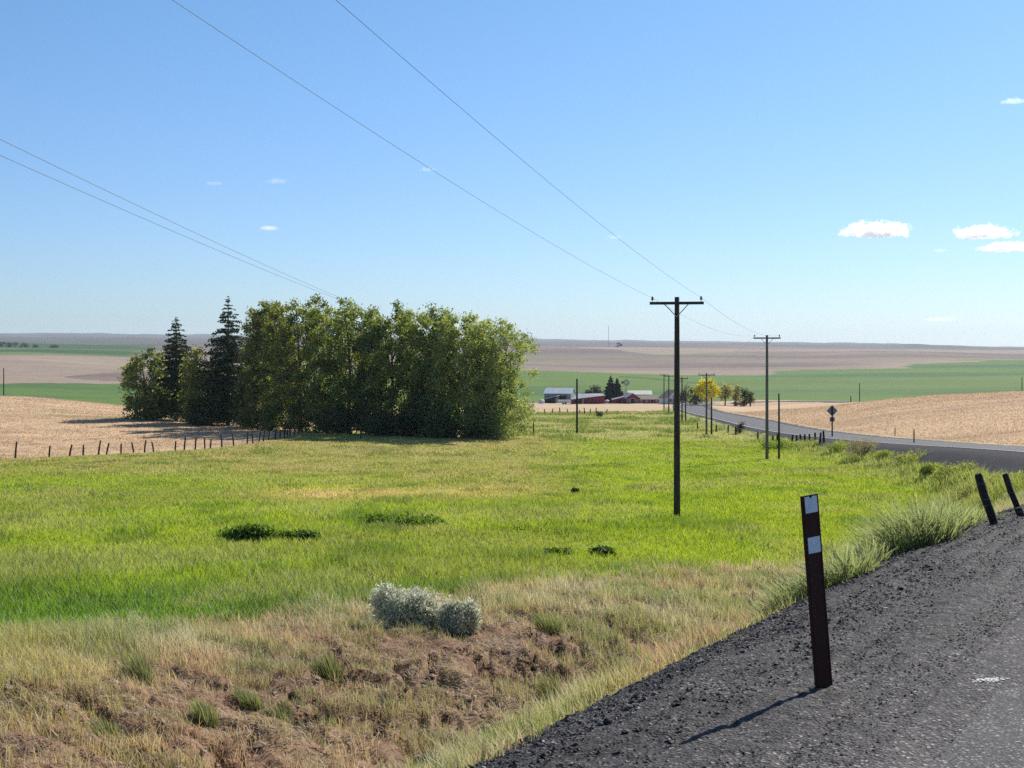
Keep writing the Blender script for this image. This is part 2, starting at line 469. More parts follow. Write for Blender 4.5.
def height(X, Y, bare=False):
    X = np.asarray(X, float); Y = np.asarray(Y, float)
    z = nat(X, Y)
    near = (Y < 540) & (X > -80) & (X < 200)
    Xn, Yn = X[near], Y[near]
    t, p, zr = road_coords(Xn, Yn)
    N = z[near]
    # roadside ditch and its worn far bank
    fade = 1 - sstep(30, 55, t)
    N = N - 0.55 * np.exp(-((p - 7.0) / 1.5) ** 2) * fade
    gul = fbm(Xn * 0.9, Yn * 0.9, 21, 4)
    g2 = np.abs(fbm(Xn * 1.5 + 9, Yn * 0.9, 23, 4) - 0.5)
    N = N + ((gul - 0.5) * 0.5 - 0.34 * np.exp(-(g2 / 0.03) ** 2)) * np.exp(-((p - 9.6) / 2.0) ** 2) * fade
    E = zr - shoulder(p)
    C = zr + np.clip(p - 1.2, 0, None) / 2.2 + 0.02
    L = np.minimum(0.5 * (N + E + np.sqrt((N - E) ** 2 + 0.03)), C)
    q = -(p + HW)
    w = sstep(HW + 1.0, HW + 14.0, q)
    Rr = (zr - 0.06) * (1 - w) + N * w
    out = np.where(q > HW, Rr, np.where(p < 0, zr, L))
    endf = sstep(455, 500, t)
    out = out * (1 - endf) + N * endf
    if not bare:
        under = (1 - sstep(HW - 0.7, HW - 0.1, np.abs(q))) * 0.10 * (1 - endf)
        grav = sstep(-0.3, 0.2, p) * (1 - sstep(2.0, 2.7, p)) * 0.07 * (1 - sstep(24, 28, t))
        out = out - under - grav
    z[near] = out
    return z

def hz(x, y):
    return float(height(np.array([x]), np.array([y]), True)[0])

_marchY = np.exp(np.linspace(math.log(5), math.log(9800), 5000))
def at(px, py, ymin=5):
    """world point where the sight line through a photo pixel meets the ground"""
    u = (px - 512) / F; v = (HY - py) / F
    Ys = _marchY[_marchY > ymin]
    d = height(u * Ys, Ys, True) - v * Ys
    k = np.argmax(d > 0)
    if d[k] <= 0: k = len(Ys) - 1
    if k > 0 and d[k] > 0:
        f = d[k - 1] / (d[k - 1] - d[k]); y = Ys[k - 1] + f * (Ys[k] - Ys[k - 1])
    else: y = Ys[k]
    return Vector((u * y, y, v * y))
def on(px, Y):
    x = (px - 512) / F * Y
    return Vector((x, Y, hz(x, Y)))

# edge of dry roadside grass against the green meadow, in metres from the road
def p_edge(t, X, Y):
    return np.interp(Y, [20, 26, 33, 36, 40, 46, 60], [16.8, 15.8, 14.6, 13.6, 12.0, 10.5, 6.5]) + (fbm(X * 0.35, Y * 0.35, 31, 3) - 0.5) * 3.0

C = lambda *a: np.array(a, float)
c_soil = C(0.25, 0.175, 0.115); c_soil_red = C(0.26, 0.16, 0.10)
c_dry = C(0.40, 0.33, 0.15); c_green = C(0.275, 0.35, 0.018); c_lush = C(0.12, 0.235, 0.014)
c_olive = C(0.25, 0.275, 0.055); c_tan = C(0.58, 0.405, 0.245); c_tan2 = C(0.52, 0.37, 0.235)
c_past = C(0.37, 0.35, 0.14); c_far_green = C(0.115, 0.18, 0.03); c_far_green2 = C(0.07, 0.14, 0.04)
c_pink = C(0.26, 0.195, 0.15); c_brown = C(0.185, 0.135, 0.112); c_dkgreen = C(0.05, 0.10, 0.03); c_cinder = C(0.040, 0.037, 0.040)

_fence_px = [15, 49, 69, 83, 98, 106, 121, 134, 144, 154, 175, 184, 195, 205, 210, 222, 234, 247, 253, 258.5, 263, 268, 275, 280, 284, 287, 290.5, 294, 298]
_fence_line = [at(px, np.interp(px, [0, 60, 140, 200, 250, 300], [459, 456.5, 453, 449.5, 444, 435])) for px in _fence_px]
_fx = np.array([p.x for p in _fence_line]); _fy = np.array([p.y for p in _fence_line])
_fu = _fx / _fy

def py_of(X, Y):
    return HY - F * height(X, Y, True) / np.maximum(Y, 3)

def meadow_color(X, Y):
    n1 = fbm(X / 11.0, Y / 16.0, 41, 4); n2 = fbm(X / 3.0, Y / 4.0, 43, 3); n3 = fbm(X / 30.0, Y / 14.0, 45, 3)
    c = mixc(c_green[None] * np.ones((len(X), 3)), c_lush[None], np.clip(sstep(34, 28, Y) * 0.7 + sstep(0.55, 0.75, n2) * 0.35 + sstep(48, 34, Y) * 0.25, 0, 1))
    c = mixc(c, c_olive[None], sstep(0.42, 0.72, n1) * 0.75)
    u = X / Y
    c = mixc(c, C(0.10, 0.20, 0.014)[None], sstep(0.5, 0.66, fbm(X / 4.0, Y / 3.0, 47, 3)) * sstep(50, 36, Y) * 0.7)
    # straw-coloured drift across the middle of the meadow, olive band below the fence
    dr = np.exp(-((Y - (84 + 60 * (u + 0.1))) / 8.0) ** 2) * sstep(-0.22, -0.12, u) * (1 - sstep(-0.02, 0.05, u))
    c = mixc(c, C(0.56, 0.41, 0.21)[None], np.clip(dr * (0.2 + n2 * 1.1), 0, 0.85))
    up = sstep(85, 120, Y) * (1 - sstep(0.0, 0.06, u))
    c = mixc(c, mixc(c_olive[None], c_dry[None], np.clip(n3 * 1.1 - 0.1, 0, 1)), np.clip(up * 0.8, 0, 1))
    c = mixc(c, C(0.46, 0.34, 0.18)[None], up * sstep(0.5, 0.68, n2) * 0.55)
    # paler grass on the right by the bank
    rt = sstep(0.18, 0.3, u) * sstep(0.35, 0.6, n1) * 0.6
    c = mixc(c, C(0.27, 0.28, 0.10)[None], rt)
    return c

def ground_color(X, Y):
    n = len(X)
    u = X / np.maximum(Y, 3); px = 512 + F * u
    t, p, zr = road_coords(np.clip(X, -80, 200), np.clip(Y, -30, 540))
    n1 = fbm(X / 7.0, Y / 7.0, 51, 4); n2 = fbm(X * 0.8, Y * 0.8, 53, 4)
    sx = fbm(X / 160.0, Y / 45.0, 55, 4); sy = fbm(X / 420.0, Y / 130.0, 57, 4)
    col = meadow_color(X, np.maximum(Y, 5))
    # pasture beyond the meadow, then stubble in front of the farm
    pm = sstep(168, 190, Y + (n1 - 0.5) * 30) * sstep(0.0, 0.02, u)
    pc = mixc(c_past[None] * np.ones((n, 3)), c_green[None] * 1.1, sstep(0.45, 0.7, fbm(X / 18.0, Y / 30.0, 59, 3)) * 0.4)
    col = mixc(col, pc, pm)
    sm = sstep(372, 395, Y + (n1 - 0.5) * 20)
    col = mixc(col, mixc(c_tan2[None] * np.ones((n, 3)), c_past[None], sx * 0.3), sm)
    # stubble field beyond the left fence
    fb = np.interp(u, _fu, _fy)
    fl = sstep(-1.0, 1.0, Y - fb) * (1 - sstep(-0.150, -0.142, u))
    fl = np.maximum(fl, sstep(188, 205, Y) * (1 - sstep(-0.02, 0.0, u)))
    tan_l = mixc(c_tan[None] * np.ones((n, 3)), C(0.40, 0.27, 0.165)[None], sstep(0.4, 0.7, n1) * 0.5)
    tan_l = mixc(tan_l, C(0.20, 0.2, 0.07)[None], sstep(0.0, 1.0, np.exp(-((Y - 218) / 8) ** 2) * sstep(-0.34, -0.31, u) * sstep(0.3, 0.5, n1) * 1.2))
    col = mixc(col, tan_l, fl)
    # stubble hill right of the road
    tr = sstep(-9.5, -8.8, -p - 0 * p - 2 * HW + 0.0 * t) * 0
    right = (p < -2 * HW - 1.0 - 0.8 * n2) & (X > 20)
    tan_r = mixc(c_tan[None] * np.ones((n, 3)), C(0.42, 0.28, 0.17)[None], sstep(0.35, 0.7, fbm(X / 50.0, Y / 12.0, 61, 4)) * 0.7)
    tan_r = mixc(tan_r, C(0.36, 0.29, 0.17)[None], (1 - sstep(2.2, 7, -p - 2 * HW)) * 0.6)
    col = np.where(right[:, None] & (Y < 560)[:, None], tan_r, col)
    # farm yard, then the big green fields, then bare ground, then the far plateau
    gstart = np.interp(px, [0, 150, 300, 520, 560, 680, 760, 860, 1024], [380, 400, 480, 560, 590, 590, 560, 420, 420])
    gend = np.interp(px, [0, 150, 300, 540, 680, 760, 860, 1024], [905, 960, 1080, 1190, 1180, 1200, 1400, 1720])
    gm = sstep(-6, 6, Y - gstart)
    gcol = mixc(c_far_green[None] * np.ones((n, 3)), c_far_green2[None], sstep(0.4, 0.62, sy))
    gcol = mixc(gcol, C(0.125, 0.19, 0.05)[None], sstep(0.5, 0.66, sx) * 0.6)
    draw = np.exp(-((py_of(X, Y) - np.interp(px, [615, 640, 690, 740], [376.5, 377.5, 382.5, 385])) / 0.55) ** 2) * (px > 618) * (px < 735)
    gcol = mixc(gcol, C(0.03, 0.06, 0.02)[None], draw * 0.8)
    col = mixc(col, gcol, gm)
    pk = sstep(-10, 10, Y - gend + (sy - 0.5) * 420)
    bands = fbm(X / 330.0 + Y / 700.0, Y / 330.0, 63, 5)
    pcol = mixc(c_pink[None] * np.ones((n, 3)), c_brown[None], sstep(0.36, 0.6, bands))
    # single fields of the bare upland, each with its own tone
    fi = np.floor((X * 0.92 + Y * 0.38) / 460.0 + fbm(X / 500.0, Y / 500.0, 131, 2)); fj = np.floor((Y * 0.92 - X * 0.38) / 380.0 + fbm(X / 600.0, Y / 400.0, 133, 2))
    ft = _h(fi, fj, 135)
    pcol = mixc(pcol, C(0.36, 0.275, 0.20)[None], (ft > 0.72) * 0.65); pcol = mixc(pcol, C(0.15, 0.118, 0.10)[None], (ft < 0.25) * 0.6)
    pcol = mixc(pcol, C(0.15, 0.17, 0.08)[None], ((ft > 0.4) & (ft < 0.5)) * 0.5)
    pcol = mixc(pcol, C(0.36, 0.27, 0.19)[None], (1 - sstep(0, 130, Y - gend + (sy - 0.5) * 420)) * 0.6)
    col = mixc(col, pcol, pk)
    dg = sstep(1560, 1700, Y) * (1 - sstep(130, 170, px + (sy - 0.5) * 60))
    dcol = mixc(c_dkgreen[None] * np.ones((n, 3)), C(0.15, 0.19, 0.07)[None], sstep(0.45, 0.62, fbm(X / 400.0, Y / 260.0, 65, 3)))
    col = mixc(col, dcol, dg)
    fr = sstep(3100, 3400, Y)
    fcol = mixc(C(0.16, 0.135, 0.13)[None] * np.ones((n, 3)), C(0.12, 0.125, 0.10)[None], sstep(0.4, 0.6, fbm(X / 1600.0, Y / 500.0, 67, 3)))
    col = mixc(col, fcol, fr)
    # roadside: dry grass ground, worn bank, black cinder shoulder
    pe = p_edge(t, X, Y)
    rs = (1 - sstep(-0.6, 0.6, p - pe)) * (p > 0) * (Y < 75) * (X < 40)
    rcol = mixc(c_dry[None] * 0.8 * np.ones((n, 3)), c_soil[None], sstep(0.35, 0.6, n2))
    bank = np.exp(-((p - 9.8) / 2.4) ** 2) * (1 - sstep(0.02, 0.12, u))
    rcol = mixc(rcol, mixc(c_soil[None], c_soil_red[None], n1), np.clip(bank * 1.3, 0, 1))
    col = mixc(col, rcol, rs)
    ed = np.interp(t, [-30, 26, 60, 95, 130, 170, 200, 300, 520], [2.7, 2.7, 3.6, 3.8, 3.2, 2.4, 1.8, 1.0, 0.8]) + (n2 - 0.5) * 1.6
    cm = (1 - sstep(-0.25, 0.25, p - ed)) * (p > -0.4) * (t < 480)
    col = mixc(col, c_cinder[None], cm)
    sh = (p <= -2 * HW + 0.3) & (p > -2 * HW - 1.6 - n2) & (t < 480)
    col = np.where(sh[:, None], c_cinder[None] * 2.2, col)
    return col

def build_ground():
    ys = list(np.linspace(-26, 3.6, 40)) + list(np.exp(np.arange(math.log(4), math.log(60), 0.0075))) + list(np.exp(np.arange(math.log(60), math.log(10400), 0.0145)))
    ys = np.array(ys)
    us = np.concatenate([np.linspace(-0.95, -0.41, 36, endpoint=False), np.linspace(-0.41, 0.43, 640, endpoint=False), np.linspace(0.43, 1.0, 38)])
    w = np.where(ys > 0, np.sqrt(ys ** 2 + 12 ** 2), 12.0)
    w = np.where(ys > 30, ys, w) if False else w
    X = us[None, :] * w[:, None] * 1.0
    Y = np.repeat(ys[:, None], len(us), 1)
    z = height(X.ravel(), Y.ravel())
    # clods and rough ground close by
    Xf, Yf = X.ravel(), Y.ravel()
    t, p, zr = road_coords(np.clip(Xf, -80, 200), np.clip(Yf, -30, 540))
    rough = sstep(2.4, 5, p) * (1 - sstep(45, 80, Yf))
    z = z + rough * ((fbm(Xf * 3.1, Yf * 3.1, 71, 3) - 0.5) * 0.22 + (fbm(Xf * 1.1, Yf * 1.1, 73, 3) - 0.5) * 0.2)
    col = ground_color(Xf, Yf)
    nr, nc = X.shape
    idx = np.arange(nr * nc).reshape(nr, nc)
    f = np.stack([idx[:-1, :-1], idx[:-1, 1:], idx[1:, 1:], idx[1:, :-1]], -1).reshape(-1, 4)
    me = np_mesh('ground', np.stack([Xf, Yf, z], 1), f.ravel(), np.full(len(f), 4), col, smooth=True)
    o = link_mesh('ground', me, M['ground'])
    tag(o, 'rolling farmland of green meadow, stubble and bare fields', kind='structure')
build_ground()

# ------------------------------------------------------------------ road, markings, cinder shoulder
def road_frame(t, off):
    """points at offset off (positive right) from the centre line at foot Y t"""
    x = np.interp(t, _q, _rx); dx = np.interp(t, _q, _rd); n = np.sqrt(1 + dx * dx)
    return x + off / n, t - off * dx / n, np.interp(t, _q, _rz)

def strip(name, t, offs, dz, mat, label, kind='structure', crown=0.02):
    V = []; nr, nc = len(t), len(offs)
    for o_ in offs:
        x, y, z = road_frame(t, o_)
        V.append(np.stack([x, y, z + dz - crown * abs(o_) / HW], 1))
    V = np.stack(V, 1).reshape(-1, 3)
    idx = np.arange(nr * nc).reshape(nr, nc)
    f = np.stack([idx[:-1, :-1], idx[:-1, 1:], idx[1:, 1:], idx[1:, :-1]], -1).reshape(-1, 4)
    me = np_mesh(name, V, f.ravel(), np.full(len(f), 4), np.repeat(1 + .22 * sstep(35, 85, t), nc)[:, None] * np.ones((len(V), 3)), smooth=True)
    return tag(link_mesh(name, me, mat), label, kind=kind)

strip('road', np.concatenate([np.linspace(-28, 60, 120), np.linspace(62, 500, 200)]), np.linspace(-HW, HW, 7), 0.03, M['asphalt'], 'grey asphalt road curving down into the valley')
strip('road_marking', np.linspace(62, 490, 180), [-HW + 0.28, -HW + 0.40], 0.036, M['white_paint'], 'white edge line along the near side of the road', crown=0.02)

def side_road():
    pts = [(57, 468), (72, 505), (84, 512), (93, 494), (99, 462), (104, 430), (113, 395), (135, 360)]
    pts = np.array(pts, float)
    s = np.linspace(0, len(pts) - 1, 90)
    x = pchip(np.arange(len(pts)), pts[:, 0], s)[0]; y = pchip(np.arange(len(pts)), pts[:, 1], s)[0]
    dx, dy = np.gradient(x), np.gradient(y); n = np.hypot(dx, dy)
    V = []
    for o_ in (-3, 0, 3):
        X = x + o_ * dy / n; Y = y - o_ * dx / n
        V.append(np.stack([X, Y, height(X, Y) + 0.25], 1))
    V = np.stack(V, 1).reshape(-1, 3)
    idx = np.arange(len(V)).reshape(-1, 3)
    f = np.stack([idx[:-1, :-1], idx[:-1, 1:], idx[1:, 1:], idx[1:, :-1]], -1).reshape(-1, 4)
    me = np_mesh('side_road', V, f.ravel(), np.full(len(f), 4), None, True)
    tag(link_mesh('side_road', me, M['asphalt_far']), 'grey side road beyond the stubble hill', kind='structure')
side_road()

def gravel_shoulder():
    t = np.linspace(-6, 27, 1150)
    ps = np.linspace(-0.6, 3.3, 150)
    T = np.repeat(t[:, None], len(ps), 1); P = np.repeat(ps[None, :], len(t), 0)
    x, y, z = road_frame(T.ravel(), -(P.ravel() + HW))
    p = P.ravel()
    pe = p + (fbm(x * 1.3, y * 1.3, 81, 4) - 0.5) * 1.1
    h = z - shoulder(p) + 0.012
    h += (fbm(x * 16, y * 16, 83, 3) - 0.5) * 0.026 * sstep(-0.1, 0.4, p) + (fbm(x * 3.2, y * 3.2, 85, 3) - 0.5) * 0.045 * sstep(0.2, 1.2, p)
    ri = vnoise(T.ravel() * 0.7, p * 9.0, 87)
    h += (ri - 0.5) * 0.02 * sstep(0.2, 0.8, p)
    edge = p + (fbm(x * 1.1, y * 1.1, 80, 4) - 0.5) * 0.8
    h = h + 0.024 * (p < 0.3) - 0.03 * (1 - sstep(-0.25, 0.15, edge))
    h -= sstep(2.45, 2.95, pe) * 0.4
    lum = 0.85 + 0.45 * (1 - sstep(0.2, 1.2, p)) + (fbm(x * 2.0, y * 2.0, 89, 3) - 0.5) * 0.5
    col = np.stack([lum * 1.05, lum * 0.99, lum * 0.96], 1)
    nr, nc = T.shape
    idx = np.arange(nr * nc).reshape(nr, nc)
    f = np.stack([idx[:-1, :-1], idx[1:, :-1], idx[1:, 1:], idx[:-1, 1:]], -1).reshape(-1, 4)
    me = np_mesh('gravel_shoulder', np.stack([x, y, h], 1), f.ravel(), np.full(len(f), 4), col, True)
    tag(link_mesh('gravel_shoulder', me, M['gravel']), 'black cinder shoulder beside the road', kind='structure')
gravel_shoulder()

def pebble_mesh(name, x, y, z, r, col, mat):
    """many small angular stones in one mesh (octahedra with jitter)"""
    base = np.array([(1, 0, 0), (0, 1, 0), (-1, 0, 0), (0, -1, 0), (0, 0, 0.42), (0, 0, -0.5)], float)
    fc = np.array([(0, 1, 4), (1, 2, 4), (2, 3, 4), (3, 0, 4), (1, 0, 5), (2, 1, 5), (3, 2, 5), (0, 3, 5)])
    n = len(x)
    V = base[None] * (0.65 + 0.7 * rng.random((n, 6, 1))) * r[:, None, None]
    a = rng.random(n) * 6.28; ca, sa = np.cos(a), np.sin(a)
    X = V[..., 0] * ca[:, None] - V[..., 1] * sa[:, None]; Y = V[..., 0] * sa[:, None] + V[..., 1] * ca[:, None]
    tl = (rng.random((n, 1)) - 0.5)
    V = np.stack([X + x[:, None], Y + y[:, None], V[..., 2] + X * tl + z[:, None]], -1)
    Fx = (fc[None] + (np.arange(n) * 6)[:, None, None]).reshape(-1)
    return np_mesh(name, V.reshape(-1, 3), Fx, np.full(n * 8, 3), np.repeat(col, 6, 0), False)

def loose_gravel():
    n = 60000
    t = rng.uniform(-1, 24, n); p = np.abs(rng.normal(0, 1, n)) * 1.2
    p = np.where(rng.random(n) < 0.55, rng.uniform(-0.1, 2.9, n), 2.75 - np.abs(rng.normal(0, 0.5, n)))
    x, y, z = road_frame(t, -(p + HW))
    k = (p > -0.1) & (p < 3.0) & (np.abs(x / np.maximum(y, 1)) < 0.5)
    x, y, z, p = x[k], y[k], z[k], p[k]
    r = 0.004 + 0.008 * rng.random(len(x)) + 0.03 * rng.random(len(x)) ** 9 * sstep(0.6, 1.8, p)
    z = z - shoulder(p) + 0.014 + (fbm(x * 16, y * 16, 83, 3) - 0.5) * 0.026 * sstep(-0.1, 0.4, p) + (fbm(x * 3.2, y * 3.2, 85, 3) - 0.5) * 0.045 * sstep(0.2, 1.2, p)
    lum = (0.8 + 1.6 * rng.random(len(x)) ** 2) * np.where(rng.random(len(x)) < 0.025, 2.2, 1)
    tn = (rng.random(len(x)) < .3) * rng.random(len(x))
    me = pebble_mesh('gravel', x, y, z, r, np.stack([lum * (1 + .25 * tn), lum * (1 + .08 * tn), lum * (1 - .1 * tn)], 1), None)
    tag(link_mesh('gravel', me, M['gravel']), 'loose black cinder stones on the shoulder', 'gravel', kind='stuff')
loose_gravel()

# ------------------------------------------------------------------ grass
def blade_arrays(x, y, z, h, w, lean, yaw, cb, ct, seg=2, droop=0.5):
    """flat tapering blades, seg pieces each; lean (n,2) is the sideways reach of the tip"""
    n = len(x)
    rows = []
    dx, dy = np.cos(yaw) * w * 0.5, np.sin(yaw) * w * 0.5
    cols = []
    for k in range(seg):
        s = k / seg
        b = s ** 1.8
        taper = 1 - 0.55 * s
        cx = x + lean[:, 0] * b; cy = y + lean[:, 1] * b
        cz = z + h * s * (1 - droop * 0.25 * s * np.hypot(lean[:, 0], lean[:, 1]) / np.maximum(h, 1e-3))
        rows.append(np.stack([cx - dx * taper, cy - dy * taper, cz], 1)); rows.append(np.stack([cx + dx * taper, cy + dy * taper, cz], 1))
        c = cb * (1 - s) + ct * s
        cols += [c, c]
    rows.append(np.stack([x + lean[:, 0], y + lean[:, 1], z + h * (1 - droop * 0.3 * np.hypot(lean[:, 0], lean[:, 1]) / np.maximum(h, 1e-3))], 1))
    cols.append(ct)
    nv = 2 * seg + 1
    V = np.stack(rows, 1); Cc = np.stack(cols, 1)
    fl = []; sz = []
    for k in range(seg - 1):
        fl += [2 * k, 2 * k + 1, 2 * k + 3, 2 * k + 2]; sz.append(4)
    fl += [2 * seg - 2, 2 * seg - 1, 2 * seg]; sz.append(3)
    Fx = (np.array(fl)[None] + (np.arange(n) * nv)[:, None]).ravel()
    return V.reshape(-1, 3), Fx, np.tile(sz, n), Cc.reshape(-1, 3)

def blades(name, *a, **k):
    V, Fx, S, Cc = blade_arrays(*a, **k)
    return np_mesh(name, V, Fx, S, Cc, False)

def ground_z(x, y):
    z = height(x, y)
    t, p, zr = road_coords(np.clip(x, -80, 200), np.clip(y, -30, 540))
    rough = sstep(2.4, 5, p) * (1 - sstep(45, 80, y))
    return z + rough * ((fbm(x * 3.1, y * 3.1, 71, 3) - 0.5) * 0.22 + (fbm(x * 1.1, y * 1.1, 73, 3) - 0.5) * 0.2)

def wedge(n, y0, y1, u0=-0.53, u1=0.50, power=1.0):
    """random points in the view wedge, density falling with distance^-power"""
    e = 2 - power
    Y = (y0 ** e + (y1 ** e - y0 ** e) * rng.random(n)) ** (1 / e)
    return rng.uniform(u0, u1, n) * Y, Y

def dry_grass():
    X, Y = wedge(1050000, 7, 62, power=0.9)
    t, p, zr = road_coords(X, Y)
    pe = p_edge(t, X, Y)
    n2 = fbm(X * 0.8, Y * 0.8, 53, 4); n1 = fbm(X / 7.0, Y / 7.0, 51, 4)
    clump = fbm(X * 2.6, Y * 2.6, 91, 3)
    u = X / Y
    bank = np.exp(-((p - 9.9) / 2.0) ** 2) * (1 - sstep(-0.03, 0.08, u)) * sstep(-0.42, -0.25, u + n1 * 0.1)
    dens = sstep(2.35, 3.2, p + (fbm(X * 1.3, Y * 1.3, 81, 4) - 0.5) * 1.1) * (1 - sstep(-0.5, 1.2, p - pe)) * (0.25 + 0.9 * sstep(0.3, 0.6, clump)) * (1 - np.clip(bank * sstep(0.32, 0.58, fbm(X * 0.45, Y * 0.45, 141, 3)) * (0.5 + n2), 0, 0.9))
    # green tufts thin out the straw
    k = rng.random(len(X)) < dens * 0.75
    X, Y, p, u, n1, n2, clump, pe = X[k], Y[k], p[k], u[k], n1[k], n2[k], clump[k], pe[k]
    n = len(X)
    sp = fbm(X * 0.55, Y * 0.55, 93, 3); sq = fbm(X * 0.3, Y * 0.3, 95, 3); r1 = rng.random(n)
    straw = C(0.60, 0.49, 0.23); pale = C(0.60, 0.56, 0.38); red = C(0.52, 0.27, 0.18); olive = C(0.28, 0.31, 0.08); grn = C(0.15, 0.24, 0.05); ygr = C(0.46, 0.40, 0.08)
    c = np.ones((n, 3)) * straw
    c = mixc(c, pale, sstep(0.4, 0.6, sp) * 0.8)
    mr = sstep(0.43, 0.56, sq) * (r1 < 0.8)
    c = mixc(c, red, mr * 0.85)
    mo = sstep(0.44, 0.62, fbm(X * 0.7 + 40, Y * 0.7, 97, 3) + (rng.random(n) - 0.5) * 0.25)
    c = mixc(c, olive, mo * 0.9)
    c = mixc(c, grn, (sstep(0.52, 0.68, fbm(X * 1.1, Y * 1.1 + 30, 99, 3)) * (rng.random(n) < 0.8)) * 0.85)
    c = mixc(c, ygr, (1 - sstep(-0.33, -0.24, u + (n1 - 0.5) * 0.1)) * 0.7 * (r1 < 0.85))
    c = mixc(c, olive * 1.1, sstep(3.2, 2.2, p - 2.5) * 0.5 * (r1 > 0.3))
    r2 = np.exp(-((p - 4.0) / 1.3) ** 2) * sstep(0.05, 0.10, u) * (1 - sstep(0.19, 0.23, u)) * sstep(0.35, 0.6, sp)
    c = mixc(c, C(0.55, 0.28, 0.19)[None], np.clip(r2 * 1.2, 0, 0.85) * (r1 < 0.9))
    c = c * (0.62 + 0.76 * rng.random((n, 1)))
    tip = mixc(c * 1.1, pale * 1.15, (rng.random(n) < 0.5) * 0.55)
    h = (0.14 + 0.26 * rng.random(n)) * (0.6 + 0.7 * sp) * (0.5 + 0.65 * sstep(0.3, 0.6, clump)) * (0.55 + 0.45 * sstep(2.6, 4.2, p))
    bk = bank[k]; h *= 1 - 0.3 * np.clip(bk, 0, 1); c = mixc(c, mixc(np.ones((n, 3)) * C(0.52, 0.36, 0.22), C(0.46, 0.25, 0.17), sp) * (0.5 + 0.9 * rng.random((n, 1))), np.clip(bk * 0.9, 0, 0.75) * (rng.random(n) < 0.85))
    h *= 1 - 0.35 * mr
    w = np.maximum(0.008 + 0.006 * rng.random(n), Y * 0.00042)
    a = rng.random(n) * 6.28; l = h * (0.15 + 0.55 * rng.random(n) ** 1.5)
    lean = np.stack([np.cos(a) * l - 0.12 * h, np.sin(a) * l - 0.1 * h], 1)
    z = ground_z(X, Y) - 0.03
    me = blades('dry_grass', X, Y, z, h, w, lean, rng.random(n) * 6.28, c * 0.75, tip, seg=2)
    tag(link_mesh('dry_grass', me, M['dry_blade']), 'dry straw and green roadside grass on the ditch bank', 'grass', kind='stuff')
dry_grass()

def plant_litter():
    X, Y = wedge(310000, 9, 34, u0=-0.53, u1=0.2, power=0.9)
    t, p, zr = road_coords(X, Y); u = X / Y
    w_ = np.exp(-((p - 9.8) / 2.6) ** 2) * (1 - sstep(0.02, 0.14, u))
    k = (rng.random(len(X)) < w_ * (0.35 + 0.9 * fbm(X * 1.4, Y * 1.4, 121, 3))) & (p > 4)
    X, Y = X[k], Y[k]; n = len(X)
    sq = fbm(X * 0.7, Y * 0.7, 123, 3)
    c = mixc(np.ones((n, 3)) * C(0.58, 0.45, 0.30), C(0.46, 0.26, 0.18), sstep(0.4, 0.62, sq)) * (0.35 + 0.95 * rng.random((n, 1)))
    L_ = 0.06 + 0.22 * rng.random(n); a = rng.normal(3.6, 0.9, n)
    h = L_ * (0.05 + 0.6 * rng.random(n) ** 2)
    me = blades('plant_litter', X, Y, ground_z(X, Y) + 0.005, h, np.maximum(0.007 + 0.01 * rng.random(n), Y * 0.0005), np.stack([np.cos(a) * L_, np.sin(a) * L_], 1), rng.random(n) * 6.28, c * 0.8, c, seg=2)
    tag(link_mesh('plant_litter', me, M['dry_blade']), 'matted dead straw and stems on the worn ditch bank', 'straw', kind='stuff')
plant_litter()

def soil_clods():
    X, Y = wedge(11000, 9, 32, u0=-0.53, u1=0.1, power=0.9)
    t, p, zr = road_coords(X, Y)
    k = rng.random(len(X)) < np.exp(-((p - 9.4) / 2.2) ** 2) * (1 - sstep(0.0, 0.1, X / Y)) * sstep(.35, .6, fbm(X * .9, Y * .9, 143, 3))
    X, Y = X[k], Y[k]
    r = 0.012 + 0.07 * rng.random(len(X)) ** 4
    c = mixc(np.ones((len(X), 3)) * c_soil * 1.2, C(0.42, 0.33, 0.25), rng.random(len(X)) ** 2)
    tag(link_mesh('soil_clods', pebble_mesh('soil_clods', X, Y, ground_z(X, Y) + r * .2, r, c, None), M['ground']), 'crumbled clods of brown earth on the worn ditch bank', 'soil', kind='stuff')
soil_clods()

